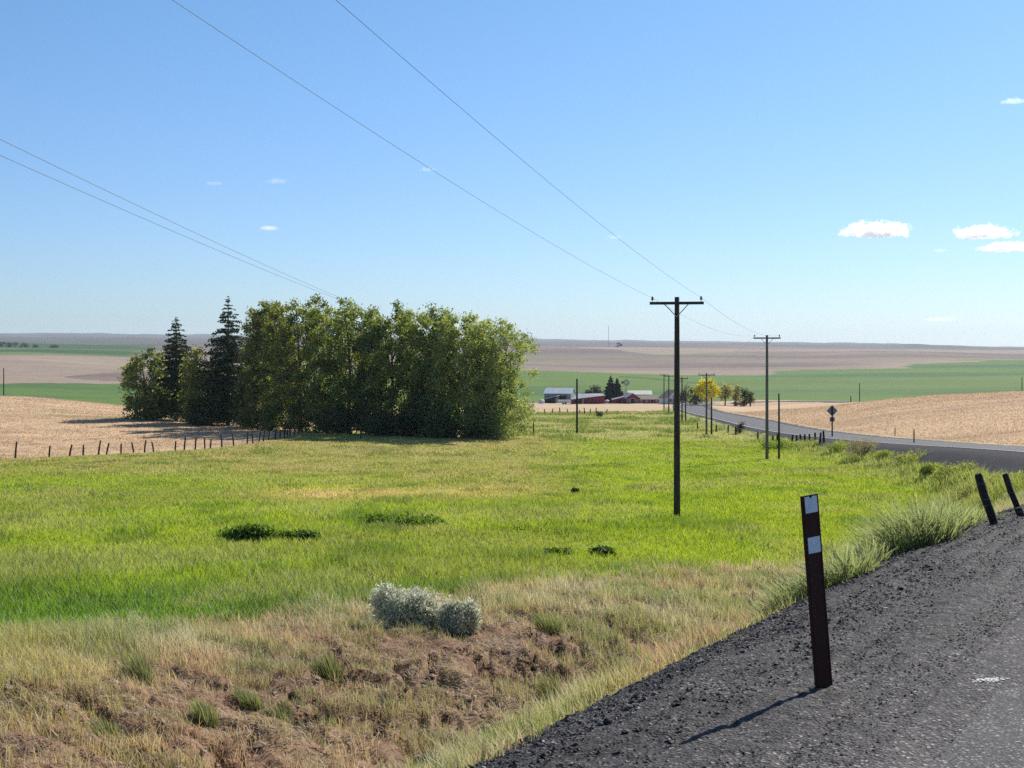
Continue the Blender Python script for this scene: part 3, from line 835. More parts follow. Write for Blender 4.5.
def meadow_grass():
    X, Y = wedge(900000, 20, 175, power=1.5)
    t, p, zr = road_coords(np.clip(X, -80, 200), Y)
    pe = p_edge(t, X, Y)
    u = X / Y
    fb = np.interp(u, _fu, _fy)
    ok = (p > np.where(Y < 60, pe - 0.3, 2.5)) & ~((Y > fb - 0.5) & (u < -0.148)) & (p > np.interp(t, [60, 95, 130, 170, 200], [4.0, 4.4, 3.6, 2.4, 1.7]))
    X, Y = X[ok], Y[ok]
    n = len(X)
    c = meadow_color(X, Y) * 1.15
    pat = fbm(X / 2.2, Y / 4.5, 101, 4)
    pb = fbm(X / 5.0, Y / 8.0, 103, 3)
    h = (0.12 + 0.20 * rng.random(n)) * (0.35 + 1.3 * pat) * (0.7 + 0.7 * pb) * (1 - 0.3 * sstep(60, 140, Y))
    c = mixc(c, C(0.07, 0.15, 0.012), sstep(0.55, 0.75, pat) * 0.5)
    c = mixc(c, C(0.42, 0.40, 0.16), sstep(0.52, 0.7, pb) * 0.45)
    bw = np.exp(-((p[ok] - np.interp(t[ok], [60, 95, 130, 170, 200], [5.2, 5.6, 4.8, 3.6, 2.9])) / 1.5) ** 2) * sstep(55, 70, Y) * (1 - sstep(170, 210, Y))
    h *= 1 + 3.2 * bw * sstep(0.3, 0.65, fbm(X / 2.0, Y / 3.0, 151, 3))
    c = mixc(c, C(0.33, 0.36, 0.14), bw * 0.7)
    c = c * (0.72 + 0.56 * rng.random((n, 1)))
    tip = mixc(c * 1.15, C(0.34, 0.34, 0.12), (rng.random(n) < 0.25) * 0.5)
    w = np.maximum(0.016 + 0.012 * rng.random(n), Y * 0.00062)
    a = rng.random(n) * 6.28; l = h * (0.2 + 0.5 * rng.random(n))
    lean = np.stack([np.cos(a) * l, np.sin(a) * l], 1)
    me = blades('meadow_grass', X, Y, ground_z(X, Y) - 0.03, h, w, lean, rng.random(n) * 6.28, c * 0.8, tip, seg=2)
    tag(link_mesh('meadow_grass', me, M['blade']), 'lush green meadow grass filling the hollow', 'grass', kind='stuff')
meadow_grass()

def field_stubble():
    X, Y = wedge(200000, 120, 330, u0=-0.50, u1=-0.02, power=1.3)
    u = X / Y; fb = np.interp(u, _fu, _fy)
    ok = ((Y > fb + 0.8) & (u < -0.149)) | (Y > 200)
    X, Y = X[ok], Y[ok]; n = len(X)
    cl = fbm(X / 3.0, Y / 3.0, 111, 3)
    c = mixc(np.ones((n, 3)) * C(0.60, 0.45, 0.30), C(0.42, 0.29, 0.18), sstep(0.4, 0.6, cl) * 0.7) * (0.72 + 0.5 * rng.random((n, 1)))
    h = 0.08 + 0.14 * rng.random(n) * (0.4 + cl); w = Y * 0.00055 + 0.02 * rng.random(n)
    a = rng.random(n) * 6.28; l = h * 0.7
    me = blades('field_stubble', X, Y, ground_z(X, Y) - 0.02, h, w, np.stack([np.cos(a) * l, np.sin(a) * l], 1), rng.random(n) * 3.14, c, c * 1.1, seg=1)
    tag(link_mesh('field_stubble', me, M['dry_blade']), 'tan wheat stubble on the field behind the left fence', 'stubble', kind='stuff')
    X, Y = wedge(90000, 120, 330, u0=0.1, u1=0.44, power=1.2)
    t, p, zr = road_coords(np.clip(X, -80, 200), Y)
    ok = p < -2 * HW - 3.5
    X, Y = X[ok], Y[ok]; n = len(X)
    cl = fbm(X / 14.0, Y / 4.0, 113, 3)
    c = mixc(np.ones((n, 3)) * C(0.60, 0.44, 0.285), C(0.44, 0.30, 0.18), sstep(0.4, 0.6, cl) * 0.7) * (0.74 + 0.45 * rng.random((n, 1)))
    h = 0.1 + 0.15 * rng.random(n); w = Y * 0.00055 + 0.02 * rng.random(n)
    a = rng.random(n) * 6.28; l = h * 0.7
    me = blades('field_stubble', X, Y, ground_z(X, Y) - 0.02, h, w, np.stack([np.cos(a) * l, np.sin(a) * l], 1), rng.random(n) * 3.14, c, c * 1.1, seg=1)
    tag(link_mesh('field_stubble', me, M['dry_blade']), 'tan stubble covering the hill right of the road', 'stubble', kind='stuff')
    # rough pasture past the meadow
    X, Y = wedge(60000, 165, 400, u0=0.0, u1=0.19, power=1.2)
    t, p, zr = road_coords(np.clip(X, -80, 200), Y)
    ok = (p > 2.2)
    X, Y = X[ok], Y[ok]; n = len(X)
    cl = fbm(X / 6.0, Y / 9.0, 115, 4)
    c = mixc(np.ones((n, 3)) * C(0.42, 0.39, 0.17), C(0.20, 0.26, 0.06), sstep(0.5, 0.7, cl)) * (0.65 + 0.6 * rng.random((n, 1)))
    c = mixc(c, C(0.46, 0.33, 0.18), sstep(370, 395, Y))
    h = (0.15 + 0.45 * sstep(0.5, 0.75, cl)) * (0.5 + rng.random(n)) * (1 - 0.7 * sstep(360, 390, Y)); w = Y * 0.0006 + 0.03
    a = rng.random(n) * 6.28; l = h * 0.5
    me = blades('pasture_grass', X, Y, ground_z(X, Y) - 0.02, h, w, np.stack([np.cos(a) * l, np.sin(a) * l], 1), rng.random(n) * 3.14, c * 0.8, c * 1.1, seg=1)
    tag(link_mesh('pasture_grass', me, M['blade']), 'pale rough pasture between the meadow and the farm', 'grass', kind='stuff')
field_stubble()

# ------------------------------------------------------------------ plants built one by one
def grass_clump(name, loc, n, rad, h, wid, cb, ct, label, cat, group, spread=0.6, wind=(-0.25, -0.1), seg=4, mat='blade', jitter=0.3):
    a = rng.random(n) * 6.28; r = rad * np.sqrt(rng.random(n))
    x = np.cos(a) * r; y = np.sin(a) * r
    hh = h * (0.5 + 0.5 * rng.random(n)) * (1 - 0.35 * r / rad)
    out = spread * hh * (0.25 + 0.75 * r / rad) * (0.4 + 0.9 * rng.random(n))
    a2 = a + rng.normal(0, jitter, n)
    lean = np.stack([np.cos(a2) * out + wind[0] * hh, np.sin(a2) * out + wind[1] * hh], 1)
    c = (np.ones((n, 3)) * np.array(cb)) * (0.6 + 0.8 * rng.random((n, 1)))
    c2 = mixc(c, np.ones((n, 3)) * np.array(ct), 0.5 + 0.5 * rng.random(n))
    z = ground_z(loc[0] + x, loc[1] + y) - loc[2] - 0.04
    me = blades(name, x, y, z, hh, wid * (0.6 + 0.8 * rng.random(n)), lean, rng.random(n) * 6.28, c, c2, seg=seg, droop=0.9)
    return tag(link_mesh(name, me, M[mat], loc=loc), label, cat, group)

def leaf_quads(cent, size, col, flat=0.0, aspect=0.6, droop=0.0):
    """randomly turned leaf quads at cent (n,3); returns V, F, S, C"""
    n = len(cent)
    d = rng.normal(size=(n, 3)); d[:, 2] = d[:, 2] * (1 - flat) - droop
    d /= np.linalg.norm(d, axis=1)[:, None] + 1e-9
    e = rng.normal(size=(n, 3)); e -= (e * d).sum(1)[:, None] * d
    e /= np.linalg.norm(e, axis=1)[:, None] + 1e-9
    s = np.asarray(size)[:, None] * 0.5
    V = np.stack([cent - d * s, cent + e * s * aspect, cent + d * s, cent - e * s * aspect], 1)
    Fx = np.arange(n * 4)
    return V.reshape(-1, 3), Fx, np.full(n, 4), np.repeat(col, 4, 0)

def crown_points(profile, H, rx, ry, n_cl, per, cl_r, seed, fill=0.55, lumps=0.3, lean=0.0):
    """clusters of leaf positions spread through a crown; profile(s) gives the relative radius at height share s"""
    g = np.random.default_rng(seed)
    P = []; A = []
    lob = g.uniform(0, 6.28, 6); la = g.uniform(0.4, 1.0, 6)
    k = 0
    while k < n_cl:
        s = g.random(); a = g.uniform(0, 6.28)
        pr = profile(s)
        if g.random() > pr + 0.05: continue
        lump = 1 + lumps * sum(la[i] * math.sin((i + 1) * a + lob[i] + 5 * s * (i % 3)) for i in range(6)) / 3
        rr = pr * lump * (1 - (1 - fill) * g.random() ** 1.6) if g.random() < 0.75 else pr * lump * math.sqrt(g.random())
        c = np.array([rx * rr * math.cos(a) + lean * s, ry * rr * math.sin(a), H * s])
        q = cl_r * g.uniform(0.55, 1.25)
        m = int(per * (q / cl_r) ** 1.5)
        pts = g.normal(size=(m, 3)) * np.array([q, q, q * 0.75]) * 0.55
        P.append(c + pts); A.append(np.full(m, g.random()))
        k += 1
    return np.concatenate(P), np.concatenate(A)

def plume_points(H, rx, ry, n_pl, per, seed, fan=0.0, rad=.50, low=.02):
    """leaf positions on several upright, uneven plumes that make one multi-stemmed crown"""
    g = np.random.default_rng(seed); P = []; A = []
    for i in range(n_pl):
        a = 6.283 * i / n_pl + g.uniform(-.5, .5); r = (0.15 if i == 0 else g.uniform(.45, .8))
        bx, by = math.cos(a) * r * rx, math.sin(a) * r * ry
        top = H * (1.0 if i == 0 else g.uniform(.86, .99)); R_ = rx * rad * g.uniform(.75, 1.3)
        sub = int(24 + 10 * g.random())
        for j in range(sub):
            s = low + (1 - low) * ((j + g.random()) / sub)
            w = (min(1, .75 + .8 * s) * max(.16, 1 - max(0, (s - .66) / .37) ** 2.4) ** .5) * R_
            b = g.uniform(0, 6.283); q = w * math.sqrt(g.uniform(.2, 1))
            c = np.array([bx * (1 - fan + 1.7 * fan * s) + math.cos(b) * q, by * (1 - fan + 1.7 * fan * s) + math.sin(b) * q, top * s])
            cr = g.uniform(.7, 1.25) * (1.15 - .35 * s)
            m = int(per * cr ** 1.6)
            d = g.normal(size=(m, 3)); d /= np.linalg.norm(d, axis=1)[:, None]
            d *= (g.random((m, 1)) ** .4) * cr * (1 + .3 * g.normal(size=(m, 1)))
            d[:, 2] *= .85
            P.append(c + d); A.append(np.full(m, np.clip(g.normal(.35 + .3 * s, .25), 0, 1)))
    return np.concatenate(P), np.concatenate(A)

def limbs(H, rx, n, r0, seed, start=0.12, top=0.9, forks=2, lean=0.0):
    g = random.Random(seed)
    mb = MB()
    th = [(0, 0, -0.4), (g.uniform(-.1, .1), g.uniform(-.1, .1), H * 0.15), (lean * .3 + g.uniform(-.3, .3), g.uniform(-.3, .3), H * 0.45), (lean * .7 + g.uniform(-.5, .5), g.uniform(-.5, .5), H * top)]
    mb.tube(th, [r0 * 1.25, r0, r0 * 0.6, r0 * 0.12], 8, 0.1)
    for i in range(n):
        a = 6.28 * i / n + g.uniform(-.4, .4); s = g.uniform(start, 0.6)
        b = Vector((0, 0, H * s)); L_ = rx * g.uniform(0.6, 0.95)
        m = b + Vector((math.cos(a) * L_ * .45, math.sin(a) * L_ * .45, H * .12)); e = b + Vector((math.cos(a) * L_, math.sin(a) * L_, H * g.uniform(.18, .34)))
        mb.tube([b, m, e], [r0 * .42, r0 * .28, r0 * .06], 6, 0.1)
        for f in range(forks):
            e2 = m + Vector((g.uniform(-1, 1) * L_ * .5, g.uniform(-1, 1) * L_ * .5, H * g.uniform(.1, .25)))
            mb.tube([m, (m + e2) / 2 + Vector((0, 0, .3)), e2], [r0 * .2, r0 * .14, r0 * .04], 5, 0.1)
    return mb

def broadleaf(loc, H, rx, profile, n_cl, per, cl_r, leaf, cols, seed, label, group=None, name='broadleaf_tree', ry=None, r0=0.28, nl=7, plumes=0, fan=0.0, lumps=0.3, fill=0.5, lean=0.0, droop=0.0, start=.12, aspect=0.6, cat='tree'):
    root = empty(name, loc)
    tag(root, label, cat, group)
    limbs(H, rx * 0.8, nl, r0, seed, start=start, lean=lean).build('trunk', M['bark'], root, smooth=True)
    if plumes: P, A = plume_points(H, rx, ry or rx, plumes, per, seed, fan)
    else: P, A = crown_points(profile, H, rx, ry or rx, n_cl, per, cl_r, seed, fill, lumps, lean)
    kk = P[:, 2] > 0.15; P, A = P[kk], A[kk]
    n = len(P)
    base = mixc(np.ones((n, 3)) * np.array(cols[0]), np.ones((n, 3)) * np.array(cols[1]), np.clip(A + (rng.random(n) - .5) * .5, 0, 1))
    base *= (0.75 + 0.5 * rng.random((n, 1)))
    V, Fx, S, Cc = leaf_quads(P, leaf * (0.6 + 0.8 * rng.random(n)), base, droop=droop, aspect=aspect)
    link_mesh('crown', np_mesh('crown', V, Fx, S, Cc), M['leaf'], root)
    return root

def conifer(loc, H, rb, seed, label, group=None, col=(0.03, 0.055, 0.026), col2=(0.085, 0.115, 0.05), nw=34, leaf=0.34, per=26, name='conifer_tree', base=0.06, gap=0.2, dens=1.0):
    g = random.Random(seed)
    root = empty(name, loc); tag(root, label, 'tree', group)
    mb = MB(); mb.tube([(0, 0, -.4), (0.05, 0, H * .4), (0.0, 0.05, H * .98)], [H * .018, H * .012, H * .002], 8, .08)
    cent = []; A = []
    nw = int(nw * 1.7)
    for i in range(nw):
        s = base + (1 - base) * min(.995, max(0, (i + g.uniform(-.8, .8)) / nw)) ** 0.92
        z0 = H * s
        L0 = rb * ((1 - s) ** 0.86 * 1.08 + 0.012) * (1.0 if s > .16 else .8)
        nb = max(3, int((5.4 - 2.4 * s) * dens))
        for b in range(nb):
            if g.random() < gap: continue
            a = 6.28 * b / nb + g.uniform(-.9, .9); L_ = L0 * g.uniform(.45, 1.3)
            e = Vector((math.cos(a) * L_, math.sin(a) * L_, z0 - L_ * g.uniform(.05, .35) + H * .012))
            if s < .8: mb.tube([(0, 0, z0), (Vector((0, 0, z0)) + e) / 2 + Vector((0, 0, .12)), e], [.06, .04, .012], 4)
            m = int(per * L_ / rb) + 5
            for k in range(m):
                f = ((k + g.random()) / m) ** .62
                side = g.uniform(-1, 1) * L_ * .3 * (1.1 - f * .8)
                cent.append((e.x * f - math.sin(a) * side, e.y * f + math.cos(a) * side, z0 + (e.z - z0) * f + .1 * math.sin(3.1 * f) + g.gauss(-.12, .24) * (1.1 - s)))
                A.append(g.random())
    mb.build('trunk', M['bark'], root)
    cent = np.array(cent); A = np.array(A); n = len(cent)
    c = mixc(np.ones((n, 3)) * np.array(col), np.ones((n, 3)) * np.array(col2), A)
    V, Fx, S, Cc = leaf_quads(cent, leaf * (.7 + .8 * rng.random(n)) * (1 - .55 * np.clip(cent[:, 2] / H, 0, 1) ** 3), c, flat=.3, aspect=.45, droop=.25)
    link_mesh('crown', np_mesh('crown', V, Fx, S, Cc), M['needle'], root)
    return root

def shrub(loc, rx, h, n, leaf, cols, label, cat='shrub', group=None, name='shrub', mat='leaf', ry=None, lumps=5, seed=1, up=0.0, aspect=.5, stems=True, follow=1.0):
    g = np.random.default_rng(seed)
    root = empty(name, loc); tag(root, label, cat, group)
    ry = ry or rx * .8
    P = []; A = []
    for i in range(lumps):
        a = g.uniform(0, 6.28); r = math.sqrt(g.random()) * .62
        c = np.array([math.cos(a) * r * rx, math.sin(a) * r * ry, h * g.uniform(.3, .55)])
        q = np.array([rx * g.uniform(.3, .5), ry * g.uniform(.3, .5), h * g.uniform(.35, .5)])
        d = g.normal(size=(n // lumps, 3)); d /= np.linalg.norm(d, axis=1)[:, None]
        d *= (0.55 + 0.45 * g.random((len(d), 1)) ** .6) * (1 + .7 * (g.random((len(d), 1)) - .5))
        P.append(c + d * q); A.append(np.full(len(d), g.random()))
    P = np.concatenate(P); A = np.concatenate(A)
    k = P[:, 2] > -.05; P, A = P[k], A[k]
    gz = height(loc[0] + P[:, 0], loc[1] + P[:, 1], True) - loc[2]
    P[:, 2] += gz * follow
    m = len(P)
    c = mixc(np.ones((m, 3)) * np.array(cols[0]), np.ones((m, 3)) * np.array(cols[1]), np.clip(A + (rng.random(m) - .5) * .6, 0, 1)) * (.75 + .5 * rng.random((m, 1)))
    V, Fx, S, Cc = leaf_quads(P, leaf * (.6 + .8 * rng.random(m)), c, droop=-up, aspect=aspect)
    link_mesh('foliage', np_mesh('foliage', V, Fx, S, Cc), M[mat], root)
    if stems:
        mb = MB()
        for i in range(7):
            a = g.uniform(0, 6.28); r = g.uniform(.3, .7)
            mb.tube([(0, 0, -.1), (math.cos(a) * r * rx * .5, math.sin(a) * r * ry * .5, h * .3), (math.cos(a) * r * rx, math.sin(a) * r * ry, h * .65)], [.03 * h + .005, .02 * h + .004, .004], 5)
        mb.build('stem', M['bark'], root)
    return root

# ---- the grove
def mpx(Y): return Y / F
oval = lambda s: max(0.0, math.sin(math.pi * min(1, max(0, (s * .93 + .07))) ** .85)) ** .55
full = lambda s: (min(1, .8 + .8 * s)) * max(0, 1 - max(0, (s - .42) / .59) ** 2.4) ** .6
egg = lambda s: (min(1, .55 + 2.2 * s) if s < .25 else 1.0) * max(0, 1 - max(0, (s - .35) / .66) ** 2.2) ** .6
vase = lambda s: (.25 + 1.2 * min(s, .62)) * max(0, 1 - max(0, (s - .6) / .41) ** 2) ** .55
D1 = ((0.06, 0.095, 0.026), (0.215, 0.235, 0.065)); D2 = ((0.07, 0.115, 0.032), (0.26, 0.305, 0.085)); D3 = ((0.13, 0.18, 0.065), (0.34, 0.38, 0.15))

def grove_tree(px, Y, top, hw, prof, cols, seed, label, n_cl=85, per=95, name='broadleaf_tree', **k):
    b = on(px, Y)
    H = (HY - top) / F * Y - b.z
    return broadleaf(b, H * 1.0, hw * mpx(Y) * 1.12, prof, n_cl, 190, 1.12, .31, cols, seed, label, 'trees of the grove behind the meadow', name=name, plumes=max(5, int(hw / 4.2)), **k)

grove_tree(266, 196, 301, 20, full, D1, 11, 'dark tree at the left end of the big grove, just right of the tall spruce', n_cl=70)
grove_tree(300, 188, 297, 40, full, D1, 12, 'tall dark tree with a yellowish top in the left half of the grove', n_cl=130)
grove_tree(349, 182, 299, 36, full, D2, 13, 'tree with a dense rounded crown at the highest point of the grove', n_cl=120)
grove_tree(392, 179, 305, 31, full, D2, 14, 'grove tree with a brighter leafy front, in the middle of the row', n_cl=105)
grove_tree(430, 175, 306, 29, full, D2, 15, 'grove tree with notched twin top, third from the right end', n_cl=95)
grove_tree(466, 172, 313, 27, full, D3, 16, 'lighter grove tree with upright plumes, next to last on the right', n_cl=90)
grove_tree(498, 168, 321, 30, vase, D3, 17, 'pale olive vase-shaped tree with fanning stems at right end of the grove', nl=12, r0=.16, start=.02, aspect=.4, fan=.36)
conifer(on(228, 206), (HY - 297) / F * 206 + 0 - on(228, 206).z, 41 * mpx(206), 21, 'tallest dark spruce with a ragged pointed top left of the grove', 'conifers left of the grove', nw=40, per=150, dens=1.35, leaf=.38, gap=.1)
conifer(on(176, 212), (HY - 317) / F * 212 - on(176, 212).z, 38 * mpx(212), 22, 'shorter dark spruce with a thin spire rising between two leafy bushes', 'conifers left of the grove', col=(.04, .065, .028), col2=(.11, .14, .055), nw=36, per=150, dens=1.35, leaf=.38, gap=.1)
def small_tree(px, Y, base, top, hw, cols, seed, label, **k):
    b = on(px, Y); H = (HY - top) / F * Y - b.z
    return broadleaf(b, H, hw * mpx(Y), full, int(k.pop('n_cl', 45) * 1.8), 120, .95, .36, cols, seed, label, r0=.16, **k)
small_tree(145, 208, 412, 349, 21, ((.09, .13, .035), (.24, .27, .08)), 31, 'small leafy tree at the far left end of the grove on the stubble')
small_tree(197, 205, 413, 352, 13, ((.11, .15, .03), (.28, .30, .08)), 32, 'yellow-green small tree squeezed between the two dark spruces', n_cl=32)
small_tree(252, 200, 415, 345, 14, ((.03, .05, .016), (.07, .10, .03)), 33, 'low dark tree filling the gap at the foot of the tall spruce', n_cl=34)
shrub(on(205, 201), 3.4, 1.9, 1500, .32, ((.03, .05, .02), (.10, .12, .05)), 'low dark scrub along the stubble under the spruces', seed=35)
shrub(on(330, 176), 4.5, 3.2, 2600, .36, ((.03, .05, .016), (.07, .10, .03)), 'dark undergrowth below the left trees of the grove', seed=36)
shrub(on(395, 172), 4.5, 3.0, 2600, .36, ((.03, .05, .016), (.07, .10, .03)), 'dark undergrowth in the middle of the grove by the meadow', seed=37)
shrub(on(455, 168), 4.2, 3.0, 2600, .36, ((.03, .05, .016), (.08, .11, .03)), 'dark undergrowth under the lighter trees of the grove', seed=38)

# ---- sagebrush, meadow tufts, roadside clumps
SG = ((.37, .395, .265), (.74, .73, .55))
b = at(413, 634)
shrub(at(405, 628), 80 / 2 * mpx(b.y) * 1.05, 46 * mpx(b.y), 12000, .07, SG, 'larger silvery sagebrush above the worn ditch bank', group='silver sagebrush on the ditch bank', name='sagebrush', mat='sage_leaf', seed=41, lumps=11, up=.9, aspect=.35)
shrub(at(452, 635), 62 / 2 * mpx(b.y) * 1.05, 37 * mpx(b.y), 9000, .07, SG, 'smaller silvery sagebrush touching the right side of the larger one', group='silver sagebrush on the ditch bank', name='sagebrush', mat='sage_leaf', seed=42, lumps=8, up=.9, aspect=.35)
LU = ((.06, .12, .014), (.15, .235, .028))
def tuft(px, py, wpx, hpx, label, seed, n=1500, cols=LU):
    b = at(px, py); m = mpx(b.y)
    shrub(b, wpx / 2 * m, hpx * m, n, .16, cols, label, group='dark weed patches in the meadow', name='weed_patch', seed=seed, lumps=14, ry=wpx / 2 * m * .6, up=.7, stems=False)
tuft(252, 541, 72, 17, 'darkest wide weed patch in the left of the meadow', 51, 2600)
tuft(293, 540, 58, 11, 'low light end trailing right of the darkest weed patch', 52, 800, ((.05, .11, .015), (.11, .2, .03)))
tuft(398, 527, 96, 14, 'long thin dark weed patch above the sagebrush', 53, 2400)
tuft(560, 557, 34, 9, 'small dark weed patch in the middle of the meadow', 54, 900, ((.07, .13, .015), (.14, .22, .03)))
tuft(603, 556, 28, 10, 'leafy green weed tuft right of the small dark patch', 55, 900, ((.05, .11, .015), (.11, .2, .03)))
tuft(574, 494, 12, 7, 'tiny lone weed tuft farther out in the meadow', 56, 400)
tuft(775, 450, 40, 10, 'green weeds crowding the foot of the second power pole', 59, 1200, ((.07, .12, .02), (.17, .24, .05)))
for px, py, h_, lab in ((140, 682, 44, 'tall green-grey bunchgrass clump standing alone on the dry bank at left'), (250, 708, 34, 'small green bunchgrass tuft in the middle of the worn bank'),
                        (283, 712, 28, 'bunchgrass tuft over a dark hole in the worn bank'), (205, 728, 44, 'loose olive bunchgrass tuft low on the dry bank'),
                        (108, 735, 40, 'low bunchgrass tuft leaning over a dark gap at lower left'), (330, 672, 40, 'bunchgrass clump left below the sagebrush'),
                        (550, 632, 40, 'green bunchgrass clump right of the sagebrush'), (555, 700, 46, 'grey-green bunchgrass near the gravel edge')):
    b = at(px, py); m = mpx(b.y)
    grass_clump('bunchgrass', b, 320, 13 * m, h_ * m, .011, (.10, .13, .045), (.30, .31, .15), lab, 'grass clump', 'bunchgrass clumps on the dry bank', spread=.3)
TG = dict(jitter=1.3, spread=.85, wind=(-.25, -.1), seg=5)
for px, Y, w_, h_, n_, lab in ((838, 14.6, .30, .55, 230, 'pale grass clump just behind the marker post on the gravel edge'), (862, 16.2, .22, .5, 130, 'tall arching grass clump between the marker post and the big clump'),
                               (792, 14.6, .28, .45, 170, 'short pale grass clump left of the marker post'), (915, 17.0, .40, .80, 420, 'big dark-footed grass clump on the gravel edge'),
                               (942, 18.6, .36, .62, 240, 'smaller pale grass clump right of the big dark-footed one'), (882, 21.5, .4, .7, 150, 'tall grass clump standing down the slope behind the big one'),
                               (972, 19.6, .3, .4, 150, 'low grass around the foot of the leaning fence post'), (925, 25, .6, 1.0, 300, 'farthest tall grass clump on the slope toward the meadow')):
    b = on(px, Y)
    grass_clump('tall_grass', b, int(n_ * 2.2), w_ * 1.25, h_ * 1.2, .015, (.12, .165, .05), (.47, .51, .28), lab, 'grass clump', 'tall grass clumps at the gravel edge', **TG)

GB = ((.20, .24, .07), (.42, .43, .19)); GC = ((.19, .24, .06), (.38, .42, .14))
for i, (px, py, w_, h_, cols, lab) in enumerate((
    (862, 459, 36, 19, ((.17, .155, .11), (.34, .30, .22)), 'grey-brown bare bush on the bank right of the diamond sign'),
    (882, 461, 26, 10, GC, 'green shrub right beside the grey-brown bush'), (908, 466, 46, 13, GB, 'wide pale shrub under the roadside marker post'),
    (931, 474, 28, 10, GC, 'dark-gapped green shrub below the wide pale shrub'), (953, 479, 52, 14, GB, 'pale shrub on the bank under the middle of the black cinder slope'),
    (978, 483, 34, 11, GC, 'green shrub on the bank just left of the leaning posts'),
    (1006, 491, 46, 16, GB, 'rightmost pale shrub on the bank, behind the leaning posts'), (838, 452, 34, 10, GC, 'green shrub at the foot of the diamond sign'),
    (806, 449, 40, 8, GC, 'low green shrub in front of the short roadside posts'))):
    b = at(px, py); m = mpx(b.y)
    shrub(b, w_ / 2 * m * 1.1, h_ * m * 1.25, 3000, .13, cols, lab, group='shrubs along the road bank', name='bank_shrub', seed=70 + i, lumps=10, up=.5, aspect=.3, follow=.25)
shrub(at(740, 433), 1.0, 1.5, 500, .2, ((.03, .03, .028), (.05, .05, .04)), 'dark round tumbleweed caught by the road fence', name='tumbleweed', seed=79)
shrub(at(600, 417), 1.2, 1.4, 400, .3, ((.03, .05, .02), (.06, .09, .03)), 'small dark bush in the pasture below the red barn', seed=78)

# ------------------------------------------------------------------ marker post on the shoulder
b = at(824.5, 689)
mp = empty('marker_post', b); tag(mp, 'dark brown marker post with two white reflective patches on the gravel', 'marker post')
tilt = -math.atan((824.5 - 809.5) / 194) ; Hm = 194 * mpx(b.y) / math.cos(tilt); Wm = .138
mb = MB()
# flattened rib section, so the face shows a slight lip at both edges
sec = [(-Wm / 2, -.004), (-Wm / 2 + .008, -.010), (-Wm / 2 + .016, -.004), (Wm / 2 - .016, -.004), (Wm / 2 - .008, -.010), (Wm / 2, -.004), (Wm / 2, .012), (-Wm / 2, .012)]
ns = len(sec); hs = [-.25, 0, Hm * .5, Hm]
P = [(x, y, z) for z in hs for x, y in sec]
fs = [tuple(range(ns - 1, -1, -1)), tuple(range((len(hs) - 1) * ns, len(hs) * ns))]
for i in range(len(hs) - 1):
    for k in range(ns):
        k2 = (k + 1) % ns
        fs.append((i * ns + k, i * ns + k2, (i + 1) * ns + k2, (i + 1) * ns + k))
mb.poly(P, fs)
rot = Matrix.Rotation(tilt, 3, 'Y').to_4x4() @ Matrix.Rotation(R(36), 3, 'Z').to_4x4()
rot = rot.to_euler()
mb.build('post_body', M['brown_plastic'], mp, rot=rot)
for z0, z1, notch in ((Hm - .105, Hm - .008, True), (Hm - .345, Hm - .25, False)):
    m2 = MB(); x0 = Wm / 2 - .0165
    if notch: out = [(-x0, z0), (x0, z0), (x0, z1), (.014, z1), (0, z1 - .014), (-.014, z1), (-x0, z1)]
    else: out = [(-x0, z0), (x0, z0), (x0, z1), (-x0, z1)]
    m2.prism(out, -.0085, -.0055)
    m2.build('reflector', M['reflector'], mp, rot=rot)

# ------------------------------------------------------------------ leaning fence posts by the gravel edge
def leaning_post(top, base, Y, r, label):
    x0, z0 = (base[0] - 512) / F * Y, (HY - base[1]) / F * Y
    x1, z1 = (top[0] - 512) / F * Y, (HY - top[1]) / F * Y
    g = hz(x0, Y)
    d = Vector((x1 - x0, .05, z1 - z0))
    foot = Vector((x0, Y, z0)) - d * max(0, (z0 - g + .15) / d.z)
    root = empty('leaning_post', (foot.x, foot.y, foot.z)); tag(root, label, 'fence post', 'leaning posts at the gravel edge')
    e = Vector((x1, Y + .05, z1)) - foot
    mb = MB(); mb.tube([Vector((0, 0, 0)), e * .3 + Vector((.01, 0, 0)), e * .65 - Vector((.008, 0, 0)), e * .97, e], [r * 1.05, r, r * 1.02, r * .95, r * .7], 10, .07)
    mb.build('post', M['post_wood'], root)
    for f in (.55, .8):
        m2 = MB(); c = e * f
        pts = [c + Vector((math.cos(k * .52) * r * 1.12, math.sin(k * .52) * r * 1.12, .004 * k)) for k in range(13)]
        m2.tube(pts, .004, 4)
        m2.build('wire_wrap', M['wire'], root)
leaning_post((979, 474), (995, 528), 18.2, .052, 'thick black leaning post, left of the three at the gravel edge')
leaning_post((1006, 474), (1021, 519), 21.0, .046, 'thinner black leaning post, the middle one at the gravel edge')
leaning_post((1019, 508), (1033, 540), 19.0, .05, 'black post cut by the right edge of the photo')

